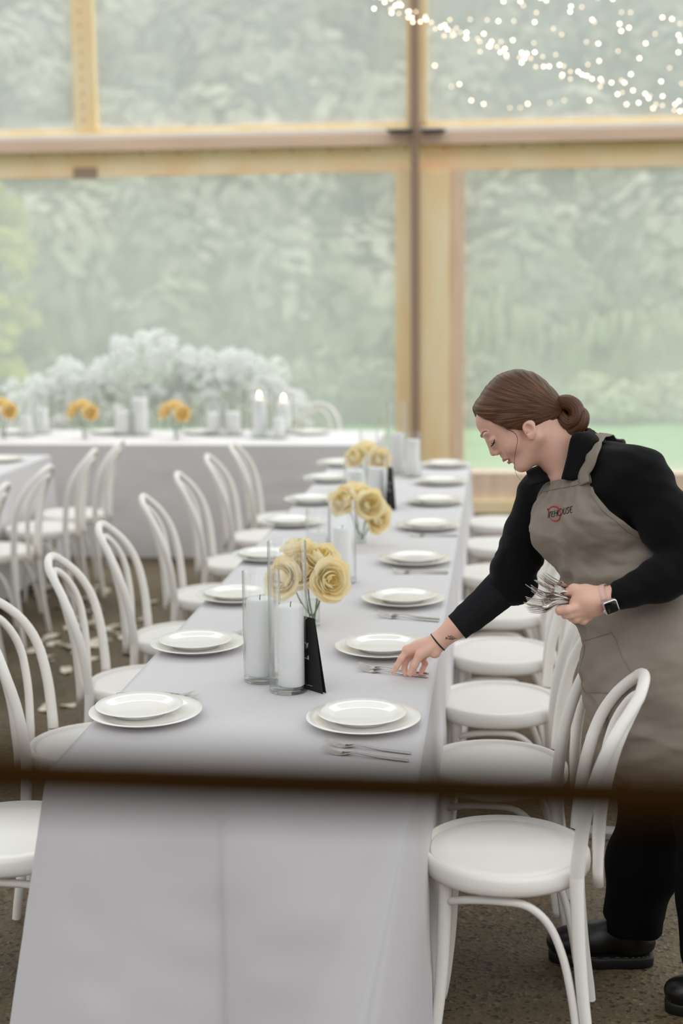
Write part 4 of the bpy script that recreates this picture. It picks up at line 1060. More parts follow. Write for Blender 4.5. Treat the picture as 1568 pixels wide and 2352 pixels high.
# ---- left hand round the bunch of forks
ZL = 3.30
lh = Field(A3(1255, 1450, ZL-0.05)-np.array([0.02, 0.05, 0.02]), A3(1450, 1320, ZL+0.10)+np.array([0.04, 0.09, 0.05]), 0.0016)
Wl = A3(1396, 1377, ZL+0.012)
lh.chain([A3(1450, 1350, ZL+0.004), A3(1420, 1366, ZL+0.006), Wl], [0.026, 0.026, 0.0255], 0.012)
lh.ell(A3(1352, 1386, ZL+0.004), (0.046, 0.022, 0.034), np.array([unit(VW(-1, 0.08, 0)), unit(VW(0, 0, 1)), unit(VW(-0.08, -1, 0))]), 0.014)
lh.cone(Wl, A3(1350, 1382, ZL), 0.026, 0.028, 0.012)
LF = [([(1332, 1394, ZL-0.004), (1303, 1401, ZL-0.010), (1285, 1403, ZL+0.000), (1284, 1399, ZL+0.014)], (0.0145, 0.0110, 0.0098, 0.0085)),
      ([(1336, 1405, ZL), (1308, 1412, ZL-0.004), (1298, 1412, ZL+0.012), (1306, 1404, ZL+0.026)], (0.0135, 0.0108, 0.0094, 0.008)),
      ([(1344, 1411, ZL+0.008), (1322, 1421, ZL+0.004), (1313, 1419, ZL+0.020), (1322, 1410, ZL+0.032)], (0.0125, 0.0102, 0.0090, 0.0078)),
      ([(1352, 1414, ZL+0.014), (1339, 1426, ZL+0.012), (1330, 1423, ZL+0.027), (1338, 1413, ZL+0.036)], (0.0115, 0.0090, 0.0080, 0.0070))]
for pts, rs in LF: lh.chain([A3(*p) for p in pts], rs, 0.0045)
lh.chain([A3(1378, 1366, ZL+0.012), A3(1345, 1358, ZL+0.016), A3(1318, 1354, ZL+0.020), A3(1300, 1360, ZL+0.020)], (0.020, 0.0150, 0.0118, 0.0090), 0.010)
# ---- body under the clothes (one surface from hips to shoulders, arms and legs)
SR, SL = A3(1250, 1136, 3.69), A3(1466, 1098, 3.40)          # shoulders
ER, EL = A3(1176, 1318, 3.70), A3(1598, 1296, 3.33)          # elbows
PV = A3(1496, 1500, 3.52); WS = A3(1436, 1372, 3.53); RB = A3(1396, 1240, 3.54); CH = A3(1368, 1140, 3.55)
latS = unit(SL-SR); latP = unit(VW(0.30, 0.02, -0.95))
def frame(lat, axis):
    axis = unit(axis); lat = unit(lat-axis*(lat@axis)); fr = np.cross(lat, axis)   # forward
    return np.array([lat, axis, fr])
spine = [(PV+np.array([0, 0, -0.06]), 0.170, 0.118, 0.0), (PV, 0.168, 0.120, 0.0), (lerp(PV, WS, 0.5), 0.152, 0.112, 0.2), (WS, 0.146, 0.110, 0.4), (lerp(WS, RB, 0.5), 0.148, 0.112, 0.6), (RB, 0.154, 0.118, 0.75), (lerp(RB, CH, 0.5), 0.160, 0.118, 0.9), (CH, 0.158, 0.102, 1.0)]
def torso(f, off, k):
    for i, (c, w, d, t) in enumerate(spine):
        ax = (spine[min(i+1, len(spine)-1)][0]-spine[max(i-1, 0)][0]); lat = unit(latP*(1-t)+latS*t)
        Fm = frame(lat, ax); L = np.linalg.norm(spine[min(i+1, 7)][0]-spine[max(i-1, 0)][0])
        f.ell(c, (w+off, 0.085+off, d+off), Fm, k)
    Fm = frame(latS, CH-RB); fr = Fm[2] if (Fm[2]@CR) < 0 else -Fm[2]
    for s in (-1, 1): f.ell(lerp(RB, CH, 0.42)+fr*0.072+latS*s*0.070, (0.066+off,)*3, None, k)
    return fr
body = Field(np.array([-0.15, 2.9, 0.0]), np.array([1.35, 4.1, 1.45]), 0.007)
torso(body, -0.008, 0.03)
body.cone(CH, NB, 0.075, 0.048, 0.03); body.chain([SR, ER, A3(1100, 1395, 3.705)], (0.052, 0.042, 0.033), 0.02); body.chain([SL, EL, A3(1450, 1350, ZL+0.004)], (0.056, 0.040, 0.026), 0.02)
body.cone(CH, SR, 0.085, 0.052, 0.03); body.cone(CH, SL, 0.085, 0.056, 0.03)
LEGS = {'far': [A3(1478, 1560, 3.60), A3(1486, 1850, 3.64), A3(1462, 2120, 3.70)], 'near': [A3(1535, 1560, 3.44), A3(1610, 1880, 3.40), A3(1612, 2190, 3.43)]}
for kq in LEGS: body.chain(LEGS[kq], (0.085, 0.056, 0.042), 0.03)
person = field_obj('person', [body, head, rh, lh], M['skin'], None, 1)
tag(person, 'woman with a low brown hair bun and grey apron leaning to lay forks', 'person')
# fingernails
def nail(p, ax, nrm, L, w, parent=person):
    ax = unit(ax); nrm = unit(nrm-ax*(ax@nrm)); sd = np.cross(ax, nrm); P = []
    for i in range(5):
        t = (i/4-0.5)*L; ww = w*(1-0.35*(i/4)**3)
        P.append([tuple(np.array(p)+ax*t+sd*u*ww+nrm*(0.0012-0.0016*abs(u)**2)) for u in (-1, -0.5, 0, 0.5, 1)])
    return MB().grid(P).build('fingernail', M['nail'], parent, solid=0.0006)
M['nail'] = pbr('nail', rgb(232, 190, 176), 0.3)
nail(A3(942.5, 1543, 3.690-0.0082), A3(941, 1547, 3.690)-A3(951, 1528, 3.684), VW(-0.25, -0.15, -1), 0.012, 0.0052)
nail(A3(901, 1541, 3.701), A3(903, 1545, 3.706)-A3(911, 1530, 3.702), VW(-1, -0.3, -0.6), 0.009, 0.0040)

# ---- face details
def surf_strip(pts, w, name, mat, fld, lift=0.0006, taper=True, n=14):
    """a thin ribbon lying on a field's surface: pts are rough points, pushed out along the field normal"""
    pts = [np.array(p) for p in smooth_path([Vector(p) for p in pts], 5)]; out_ = []
    for i, p in enumerate(pts):
        for _ in range(6):
            e = 0.002; gr = np.array([fld.sample(p+d)-fld.sample(p-d) for d in np.eye(3)*e])/(2*e); gn = gr/max(np.linalg.norm(gr), 1e-6)
            p = p-gn*(float(fld.sample(p))-lift)
        out_.append((p, gn))
    m = MB(); P = []
    for i, (p, gn) in enumerate(out_):
        t = out_[min(i+1, len(out_)-1)][0]-out_[max(i-1, 0)][0]; sd = np.cross(unit(t), gn); u = i/(len(out_)-1)
        ww = w*((math.sin(PI*min(max(u, 0.04), 0.97)))**0.6 if taper else 1)
        P.append([tuple(p-sd*ww), tuple(p+gn*0.0004), tuple(p+sd*ww)])
    m.grid(P); return m.build(name, mat, person, solid=0.0008)
for c in (1, -1):
    surf_strip([H(98, 25, 12*c), H(95, 29, 20*c), H(89, 31, 30*c), H(81, 28, 40*c)], 0.0024, 'eyebrow', M['brow'], head)
    surf_strip([H(92, -2, 18*c), H(92, -6, 28*c), H(88, -5, 38*c), H(80, 1, 46*c)], 0.0016, 'eyelashes', M['lash'], head)
    lm_ = MB()
    for i in range(9):
        b_ = H(91-0.9*i, -5-1.2*math.sin(PI*i/8), (20+3*i)*c); tip = b_+(hf*0.008+hu*(-0.003)+hl_*c*0.001*(i-3))*1.0
        lm_.tube([tuple(b_), tuple(lerp(b_, tip, 0.6)+hf*0.001), tuple(tip+hu*0.0025)], [0.0006, 0.0005, 0.0002], 5)
    lm_.build('eyelash_fringe', M['lash'], person)
surf_strip([H(92, -54, -17), H(95, -53, -6), H(95, -54, 0), H(95, -53, 6), H(92, -54, 17), H(84, -57, 22)], 0.0036, 'upper_lip', M['lip'], head)
surf_strip([H(88, -66, -14), H(90, -67, 0), H(88, -66, 14), H(82, -63, 20)], 0.0036, 'lower_lip', M['lip'], head)

# ---- hair
def uv_by(o, fn):
    me = o.data; uv = me.uv_layers.new(name='UVMap'); co = np.empty(len(me.vertices)*3); me.vertices.foreach_get('co', co); co = co.reshape(-1, 3)
    U_ = fn(co); li = np.empty(len(me.loops), np.int64); me.loops.foreach_get('vertex_index', li); uv.data.foreach_set('uv', U_[li].ravel())
hair = Field(HO-0.18, HO+0.18, 0.003)
hair.ell(H(-18, 25), hm(97, 96, 79), HA, 0.004)
hair.ell(H(26, 52), hm(65, 56, 64), HA, 0.012)
hair.ell(H(46, 50), hm(42, 50, 58), HA, 0.012)
hair.ell(H(-72, -20), hm(44, 52, 52), HA, 0.02)
hair.ell(H(30, 14, 62), hm(26, 22, 12), HA, 0.012); hair.ell(H(30, 14, -62), hm(26, 22, 12), HA, 0.012)
# cut away the face and the nape, leaving a swept hairline
X = hair.all(); L_ = (X-HO.astype(np.float32))@HA.T.astype(np.float32)*1000; a_, b_, c_ = L_[..., 0], L_[..., 1], np.abs(L_[..., 2])
front = 84-np.clip((92-b_)/92, 0, 1.2)**0.9*44 - np.clip(c_-30, 0, 60)*0.0     # hairline forward limit at height b
d1 = (a_-(42+(np.clip(b_, 0, 130))*0.455 - np.where(c_ < 40, (40-c_)*0.55*np.clip((b_-10)/50, 0, 1), 0)))  # >0 in front of the hairline
n2 = np.array([-0.585, 0.81]); d2 = -((a_-42)*n2[0]+b_*n2[1])                   # >0 below the ear-to-nape line
d2 = d2 - 6*np.exp(-((a_-10)/18)**2)
cut = np.maximum(d1, d2)*0.001*0.9
parting = 0.003*np.exp(-(L_[..., 2]/3.0)**2)*(b_ > 60)
hair.g = np.maximum(hair.g+parting.astype(np.float32), cut.astype(np.float32))
inner = Field(HO-0.18, HO+0.18, 0.003); inner.n = hair.n
ho = field_obj('hair', [hair], M['hair'], person, 2)
def hair_uv(co):
    L = (co-HO)@HA.T*1000; a, b, c = L[:, 0], L[:, 1], L[:, 2]
    # strands run from the parting back to the bun at (-100,-55): polar angle about the bun
    ang = np.arctan2(b+58, a+104); r = np.hypot(a+104, b+58); return np.stack([r/120., ang/1.6+np.abs(c)*0.0006], 1)
uv_by(ho, hair_uv)
# strand ridges (real relief along the sweep)
me = ho.data; co = np.empty(len(me.vertices)*3); me.vertices.foreach_get('co', co); co = co.reshape(-1, 3); uvv = hair_uv(co)
rel = 0.0005*np.sin(uvv[:, 1]*61+3*np.sin(uvv[:, 0]*4))+0.0004*np.sin(uvv[:, 1]*143+1.7+2*np.sin(uvv[:, 1]*17))
nm = np.empty(len(me.vertices)*3); me.vertices.foreach_get('normal', nm); co += nm.reshape(-1, 3)*rel[:, None]; me.vertices.foreach_set('co', co.ravel()); me.update()
# the bun: coiled rolls of hair
def strand_tube(pts, r, name, parent, n=14, rough=0.0012, per=8):
    pa = smooth_path(pts, per); m = MB(); L = len(pa); rr_ = np.interp(np.linspace(0, 1, L), np.linspace(0, 1, len(r)), r)
    m.tube(pa, list(rr_), n)
    o = m.build(name, M['hair'], parent); me = o.data; uv = me.uv_layers.new(name='UVMap')
    vals = np.array([(i/L*1.5, (k if k <= n/2 else n-k)/n*0.7) for i in range(L) for k in range(n)]); li = np.empty(len(me.loops), np.int64); me.loops.foreach_get('vertex_index', li)
    uv.data.foreach_set('uv', vals[li].ravel()); return o
BZ = ZH-0.01
bun = strand_tube([S(1279, 945, BZ), S(1287, 928, BZ-0.012), S(1305, 926, BZ-0.022), S(1321, 938, BZ-0.028), S(1322, 960, BZ-0.030), S(1306, 972, BZ-0.028), S(1292, 962, BZ-0.022), S(1286, 950, BZ-0.012)], [0.016, 0.020, 0.021, 0.021, 0.020, 0.018, 0.016, 0.014], 'hair_bun', person)
strand_tube([S(1300, 985, BZ-0.014), S(1318, 986, BZ-0.024), S(1334, 974, BZ-0.030), S(1338, 956, BZ-0.030), S(1330, 945, BZ-0.024), S(1318, 940, BZ-0.014)], [0.014, 0.017, 0.018, 0.017, 0.015, 0.012], 'coil', bun)
strand_tube([S(1290, 962, BZ+0.004), S(1312, 970, BZ+0.012), S(1330, 960, BZ+0.012), S(1318, 938, BZ+0.012), S(1296, 936, BZ+0.008)], [0.018, 0.020, 0.020, 0.020, 0.018], 'coil', bun)
strand_tube([S(1300, 930, BZ-0.02), S(1298, 920, BZ-0.02), S(1297, 911, BZ-0.018)], [0.004, 0.0028, 0.0006], 'loose_tip', bun, 6)
strand_tube([S(1330, 978, BZ), S(1346, 984, BZ), S(1366, 990, BZ)], [0.006, 0.0035, 0.0006], 'loose_tip', bun, 6)
MB().tube([S(1281+6*math.cos(t)*1.0+3*math.sin(t), 945+22*math.sin(t), BZ-0.006-0.022*math.cos(t)) for t in np.linspace(0, 2*PI, 20)[:-1]], 0.0035, 8, closed=True).build('hair_tie', M['elastic'], person)
strand_tube([S(1163, 985, ZH-0.078), S(1182, 995, ZH-0.078), S(1188, 1010, ZH-0.075), S(1184, 1035, ZH-0.066), S(1181, 1060, ZH-0.055), S(1184, 1085, ZH-0.05), S(1196, 1103, ZH-0.05), S(1218, 1113, ZH-0.05)], [0.0012, 0.0009, 0.0007, 0.0006, 0.0006, 0.0005, 0.0004, 0.0003], 'loose_strand', person, 6)

# ---- shirt
shirt = Field(np.array([-0.05, 2.9, 0.70]), np.array([1.35, 4.1, 1.50]), 0.005)
fr = torso(shirt, 0.004, 0.03)
shirt.cone(CH, SR, 0.090, 0.060, 0.03); shirt.cone(CH, SL, 0.092, 0.064, 0.03)
shirt.cone(A3(1352, 1068, 3.55), SL, 0.070, 0.062, 0.03); shirt.cone(A3(1340, 1078, 3.56), SR, 0.055, 0.054, 0.03)
shirt.cone(lerp(SL, CH, 0.3), A3(1440, 1090, 3.56), 0.08, 0.075, 0.04)
shirt.chain([SR, lerp(SR, ER, 0.5), ER, A3(1178, 1348, 3.70)], (0.066, 0.060, 0.056, 0.050), 0.02)
shirt.chain([SL, lerp(SL, EL, 0.5), EL], (0.070, 0.066, 0.060), 0.025)
shirt.chain([EL, lerp(EL, A3(1428, 1366, ZL+0.004), 0.5), A3(1428, 1366, ZL+0.004)], (0.060, 0.050, 0.0365), 0.02)
# bunched folds at the far elbow
for (p, q, r_) in (((1156, 1306), (1216, 1345), 0.022), ((1150, 1335), (1200, 1368), 0.020), ((1168, 1272), (1232, 1290), 0.018)):
    shirt.cone(A3(p[0], p[1], 3.675), A3(q[0], q[1], 3.675), r_, r_, 0.02)
# cloth folds: gentle standing waves on the surface
Xs = shirt.all(); ph = (Xs@VW(0.8, 0.6, 0.2).astype(np.float32)); ph2 = (Xs@VW(0.5, -0.85, 0.3).astype(np.float32))
shirt.g += (0.0013*np.sin(ph*95+3*np.sin(ph2*21))+0.0009*np.sin(ph2*140+2*np.sin(ph*33))).astype(np.float32); del Xs, ph, ph2
# openings: neck, far sleeve end, near cuff
nv = unit(H(-26, -48)-NB)
shirt.cone(NB-nv*0.02, NB+nv*0.12, 0.050, 0.072, 0.004, 'sub')
shirt.cone(A3(1262, 1098, 3.50), A3(1285, 1090, 3.56), 0.026, 0.03, 0.01, 'sub')
cdir = unit(A3(1050, 1437, 3.71)-ER); shirt.plane_cut  # (kept as one garment; sleeves end in separate cuffs below)
so = field_obj('shirt', [shirt], M['shirt'], person, 1)
def sleeve_tube(name, pts, rs, mat, n=28, fold=0.0012, seed=1, lip=True):
    pa = smooth_path(pts, 8); L = len(pa); rr_ = np.interp(np.linspace(0, 1, L), np.linspace(0, 1, len(rs)), rs)
    m = MB(); m.tube(pa, list(rr_), n, caps=False)
    q = [Vector(v) for v in m.v]
    for i in range(L):
        for k in range(n):
            p = q[i*n+k]; d = (p-pa[i]).normalized(); m.v[i*n+k] = tuple(p+d*fold*2.2*noise.noise(p*38+Vector((seed, 0, 0))))
    return m.build(name, mat, person, solid=0.003)
rolled = sleeve_tube('rolled_sleeve', [A3(1205, 1240, 3.69), A3(1188, 1290, 3.695), A3(1172, 1335, 3.70), A3(1152, 1362, 3.70)], [0.058, 0.058, 0.056, 0.052], M['shirt'], fold=0.003)
sleeve_tube('charcoal_sleeve', [A3(1180, 1325, 3.70), A3(1130, 1372, 3.705), A3(1085, 1412, 3.71), A3(1049, 1441, 3.711)], [0.050, 0.046, 0.041, 0.0355], M['under'], fold=0.001, seed=5)
# collar: two flaps standing off the neck
def collar(name, rows):
    P = [[tuple(p) for p in row] for row in rows]
    R2 = []
    for row in P:
        R2.append([tuple(v) for v in smooth_path(row, 4)])
    R3 = list(zip(*[smooth_path([R2[i][j] for i in range(len(R2))], 3) for j in range(len(R2[0]))]))
    return MB().grid([[tuple(v) for v in r_] for r_ in R3]).build(name, M['shirt'], person, solid=0.004)
collar('collar', [[S(1252, 1062, 3.62), S(1300, 1010, 3.615), S(1350, 985, 3.58), S(1345, 992, 3.50), S(1314, 1000, 3.478), S(1302, 1050, 3.470), S(1289, 1100, 3.466)],
                  [S(1240, 1090, 3.63), S(1300, 1030, 3.64), S(1366, 1000, 3.60), S(1372, 1003, 3.49), S(1340, 1010, 3.462), S(1328, 1055, 3.452), S(1315, 1104, 3.448)],
                  [S(1222, 1116, 3.62), S(1300, 1060, 3.66), S(1385, 1020, 3.60), S(1395, 1020, 3.485), S(1366, 1018, 3.450), S(1352, 1060, 3.440), S(1343, 1095, 3.440)]])
collar('collar_flap', [[S(1246, 1066, 3.585), S(1254, 1085, 3.55), S(1263, 1104, 3.52)], [S(1226, 1074, 3.585), S(1232, 1096, 3.55), S(1240, 1110, 3.52)], [S(1208, 1083, 3.585), S(1213, 1100, 3.56), S(1219, 1116, 3.53)]])

# ---- trousers
tr_ = Field(np.array([0.15, 2.95, 0.05]), np.array([1.35, 4.2, 1.10]), 0.006)
for (c, w, d, t) in spine[:3]: tr_.ell(c, (w+0.004, 0.09, d+0.004), frame(latP, np.array([0, 0, 1.0])), 0.03)
tr_.chain([LEGS['far'][0], A3(1488, 1720, 3.62), A3(1500, 1860, 3.64), A3(1476, 1990, 3.67), A3(1455, 2105, 3.70)], (0.110, 0.098, 0.086, 0.088, 0.082), 0.03)
tr_.chain([LEGS['near'][0], A3(1590, 1720, 3.42), A3(1640, 1880, 3.40), A3(1648, 2050, 3.42), A3(1650, 2185, 3.44)], (0.110, 0.098, 0.090, 0.094, 0.098), 0.03)
Xs = tr_.all(); tr_.g += (0.004*np.sin(Xs[..., 2]*26+4*np.sin(Xs[..., 0]*17))*np.clip((1.0-Xs[..., 2]), 0, 1)+0.003*np.sin(Xs[..., 0]*70+Xs[..., 2]*11)).astype(np.float32)
lowcut = np.float32(0.135)-Xs[..., 2]+np.where(Xs[..., 1] < 3.52, np.float32(-0.035), np.float32(0)); tr_.g = np.maximum(tr_.g, lowcut.astype(np.float32)); del Xs
field_obj('trousers', [tr_], M['trouser'], person, 2)

# ---- boots
def boot(heel, toe, label):
    """heel and toe are floor points"""
    heel = np.array(heel); toe = np.array(toe); fwd = toe-heel; L = np.linalg.norm(fwd); fwd /= L; up = np.array([0, 0, 1.0]); sd = np.cross(up, fwd)
    lo = np.minimum(heel, toe)-np.array([0.09, 0.09, 0.0]); hi = np.maximum(heel, toe)+np.array([0.09, 0.09, 0.30])
    f = Field(lo, hi, 0.004); Aq = np.array([fwd, sd, up]); p = lambda t, s_, z: heel+fwd*L*t+sd*s_+up*z
    f.ell(p(0.84, 0, 0.052), (0.052, 0.044, 0.036), Aq, 0.01); f.ell(p(0.62, 0, 0.060), (0.075, 0.046, 0.042), Aq, 0.02); f.ell(p(0.22, 0, 0.062), (0.066, 0.036, 0.046), Aq, 0.02)
    f.cone(p(0.22, 0, 0.07), p(0.24, 0, 0.21), 0.040, 0.050, 0.02); f.cone(p(0.36, 0, 0.085), p(0.58, 0, 0.075), 0.040, 0.034, 0.02)
    f.plane_cut(p(0, 0, 0.026), (0, 0, 1))
    b = field_obj('boot', [f], M['boot'], person, 1)
    def outline(z, gr): 
        pts = []
        for i in range(40):
            a = 2*PI*i/40; u = math.cos(a); v = math.sin(a); t = 0.5+0.5*u; w = (0.034+0.014*math.sin(PI*min(1, t*0.9+0.12))**1.0*(1 if t > 0.45 else 0.4))
            pts.append(tuple(p(lerp(0.0-gr/L, 1.0+gr/L, 0.5+0.5*math.copysign(abs(u)**0.75, u)), math.copysign(abs(v)**0.6, v)*(w+gr), z)))
        return pts
    m = MB(); rows = [outline(0.0, -0.002), outline(0.004, 0.002), outline(0.024, 0.003), outline(0.030, 0.002), outline(0.032, -0.004)]
    n = 40; bq = [v for r_ in rows for v in r_]
    m.add(bq, [(i*n+k, i*n+(k+1) % n, (i+1)*n+(k+1) % n, (i+1)*n+k) for i in range(4) for k in range(n)]+[tuple(range(n))[::-1], tuple(4*n+k for k in range(n))]); so_ = m.build('sole', M['sole'], b)
    st = MB(); o_ = [Vector(v) for v in outline(0.0335, 0.0005)]
    for i in range(0, 40): st.tube([o_[i].lerp(o_[(i+1) % 40], 0.1), o_[i].lerp(o_[(i+1) % 40], 0.6)], 0.0007, 4)
    st.build('stitching', M['welt'], b)
    return b
h0, t0 = at_h(1502, 2232, 0), at_h(1262, 2215, 0)
boot((h0.x, h0.y+0.04, 0), (t0.x, t0.y+0.03, 0), 'far')
t1 = at_h(1530, 2330, 0); boot((t1.x+0.29, t1.y+0.03, 0), (t1.x, t1.y+0.02, 0), 'near')

# ---- apron: a sheet laid over shirt and legs, outlined as worn
cloth_f = Field(np.array([0.0, 2.9, 0.45]), np.array([1.40, 4.1, 1.45]), 0.008)
torso(cloth_f, 0.010, 0.03)
for (c, w, d, t) in spine[:2]: cloth_f.ell(c, (w+0.012, 0.10, d+0.012), frame(latP, np.array([0, 0, 1.0])), 0.03)
cloth_f.cone(CH, SL, 0.094, 0.070, 0.03); cloth_f.cone(CH, SR, 0.092, 0.064, 0.03)
cloth_f.cone(A3(1352, 1068, 3.55), SL, 0.076, 0.066, 0.03)
for kq in ('far', 'near'):
    pts = LEGS[kq]; cloth_f.cone(pts[0], lerp(pts[0], pts[1], 0.75), 0.120, 0.122, 0.06)
cloth_f.cone(lerp(*[LEGS[q][0] for q in ('far', 'near')], 0.5), lerp(*[lerp(LEGS[q][0], LEGS[q][1], 0.75) for q in ('far', 'near')], 0.5), 0.14, 0.15, 0.08)
# axis of the sheet: from the bib top down through the waist to the hem
AX = [A3(1372, 1092, 3.55), A3(1385, 1180, 3.545), A3(1405, 1260, 3.54), A3(1436, 1372, 3.53), A3(1470, 1450, 3.52), A3(1505, 1540, 3.52), A3(1530, 1650, 3.52), A3(1545, 1775, 3.52)]
AT = [0, 0.13, 0.25, 0.42, 0.54, 0.66, 0.82, 1.0]
# angle range round the axis (degrees from 'toward photo left', turning toward the camera)
TL = [0.0, 0.06, 0.13, 0.2, 0.27, 0.34, 0.42, 1.0]
LO = [-4, -18, -30, -44, -60, -75, -85, -85]
HI = [72, 74, 84, 98, 118, 150, 175, 175]
def axis_at(t):
    P = np.array([[np.interp(t, AT, [a[i] for a in AX]) for i in range(3)]])[0]; return P
NTs, NAs = 110, 120
g_pts = np.zeros((NTs, NAs, 3)); 
dl = unit(VW(-1, 0.0, 0)); dc = unit(VW(0, 0, -1))
for i in range(NTs):
    t = i/(NTs-1); lo = np.interp(t, TL, LO); hi = np.interp(t, TL, HI)
    c = axis_at(t); T = unit(axis_at(min(1, t+0.05))-axis_at(max(0, t-0.05)))
    e1 = unit(dl-T*(dl@T)); e2 = unit(dc-T*(dc@T)-e1*(dc@e1))
    for j in range(NAs):
        a = math.radians(lerp(lo, hi, j/(NAs-1))); g_pts[i, j] = c; 
    ang = np.radians(np.linspace(lo, hi, NAs)); D = np.outer(np.cos(ang), e1)+np.outer(np.sin(ang), e2)
    rr_ = np.full(NAs, 0.34)
    for _ in range(60):                                      # march in from outside
        d = cloth_f.sample(c+D*rr_[:, None]); rr_ = rr_-np.clip(d, -0.02, 0.02)*0.7
    drape = np.clip((t-0.5)/0.5, 0, 1); s_ = np.linspace(0, 1, NAs)
    fold = drape*(0.007*np.sin(s_*26+2.2*t)+0.005*np.sin(s_*47+t*9))
    crea = (0.0035*np.sin(40*t+9*s_+2.5*np.sin(8*s_+11*t))+0.0025*np.sin(75*t-17*s_))*np.exp(-((t-0.40)/0.10)**2)*3.0+0.0024*np.sin(34*s_+30*t+3*np.sin(21*t))
    crea = crea+0.010*np.exp(-((t-0.385)/0.045)**2)*((1-np.abs(np.sin(34*t+5.5*s_+1.2*np.sin(9*s_))))**3-0.2)+0.006*np.exp(-((t-0.16)/0.05)**2)*((1-np.abs(np.sin(30*t-6*s_+0.7)))**4)+0.006*np.clip((t-0.5)*6, 0, 1)*((1-np.abs(np.sin(19*t-8*s_+2*np.sin(5*t))))**4)
    for j in range(NAs):
        crea[j] += 0.007*noise.noise((s_[j]*5.5, t*15, 3.7))+0.0036*noise.noise((s_[j]*14, t*34, 9.1))
    g_pts[i] = c+D*(rr_+0.008+fold+crea)[:, None]
ap = MB().grid([[tuple(p) for p in row] for row in g_pts]).build('apron', M['apron'], person, solid=0.003)
def ap_at(t, s_):
    i, j = min(max(t, 0), 0.9999)*(NTs-1), min(max(s_, 0), 0.9999)*(NAs-1); i0, j0 = int(i), int(j); fi, fj = i-i0, j-j0
    return (g_pts[i0, j0]*(1-fi)*(1-fj)+g_pts[i0+1, j0]*fi*(1-fj)+g_pts[i0, j0+1]*(1-fi)*fj+g_pts[i0+1, j0+1]*fi*fj)
def ap_n(t, s_):
    n = np.cross(ap_at(t+0.012, s_)-ap_at(t-0.012, s_), ap_at(t, s_+0.012)-ap_at(t, s_-0.012)); n = unit(n); return n if n@(ap_at(t, s_)-axis_at(t)) > 0 else -n
M['seam'] = pbr('apron_seam', rgb(140, 129, 118), 0.9, spec=0.2)
def seam_line(ts, name='seam', r=0.0011, parent=ap, mat=None, lift=0.0022):
    MB().tube([tuple(ap_at(t, s_)+ap_n(t, s_)*lift) for t, s_ in ts], r, 5).build(name, mat or M['seam'], parent)
seam_line([(0.030, s_) for s_ in np.linspace(0.0, 1, 40)])
seam_line([(t, 0.035) for t in np.linspace(0.03, 0.36, 60)]); seam_line([(t, 0.965) for t in np.linspace(0.03, 0.36, 60)]); seam_line([(0.975, s_) for s_ in np.linspace(0, 1, 60)])
# pocket
pk = [(0.50, 0.30), (0.50, 0.52), (0.62, 0.58), (0.655, 0.55), (0.66, 0.32), (0.50, 0.30)]
pts = []
for (u, v) in zip(pk[:-1], pk[1:]): pts += [(lerp(u[0], v[0], q), lerp(u[1], v[1], q)) for q in np.linspace(0, 1, 12)[:-1]]
seam_line(pts, 'pocket_seam')
# shoulder strap
strap = [ap_at(0.035, 0.945), ap_at(0.0, 0.95), S(1357, 1062, 3.415), S(1352, 1032, 3.42), S(1358, 1008, 3.445), S(1378, 992, 3.50), S(1402, 990, 3.56), S(1420, 1000, 3.62)]
sp_ = [np.array(p) for p in smooth_path([Vector(p) for p in strap], 8)]; P = []
for i, p in enumerate(sp_):
    for _ in range(8):
        e = 0.006; gr = np.array([shirt.sample(p+d)-shirt.sample(p-d) for d in np.eye(3)*e]); gn = unit(gr+1e-9); dd = float(shirt.sample(p))
        p = p-gn*(dd-0.013)*0.7
    sp_[i] = p
for i, p in enumerate(sp_):
    e = 0.006; gn = unit(np.array([shirt.sample(p+d)-shirt.sample(p-d) for d in np.eye(3)*e])+1e-9)
    t = unit(sp_[min(i+1, len(sp_)-1)]-sp_[max(i-1, 0)]); sd = unit(np.cross(t, gn)); w = 0.019
    P.append([tuple(p-sd*w), tuple(p-sd*w*0.5+gn*0.001), tuple(p+gn*0.0015), tuple(p+sd*w*0.5+gn*0.001), tuple(p+sd*w)])
MB().grid(P).build('strap', M['apron'], ap, solid=0.003)
# embroidered lettering and red ring on the bib
M['thread'] = pbr('dark_thread', rgb(34, 26, 32), 0.8); M['redthread'] = pbr('red_thread', rgb(206, 30, 44), 0.7)
bvh = BVHTree.FromPolygons([tuple(p) for p in g_pts.reshape(-1, 3)], [(i*NAs+j, i*NAs+j+1, (i+1)*NAs+j+1, (i+1)*NAs+j) for i in range(NTs-1) for j in range(NAs-1)])
def onto_apron(px, py, lift):
    o_ = Vector(CAMP); d_ = Vector(ray(px, py)).normalized(); h_ = bvh.ray_cast(o_, d_)
    if h_[0] is None: return S(px, py, 3.42)
    n_ = h_[1]; n_ = n_ if n_.dot(d_) < 0 else -n_
    return h_[0]+n_*lift
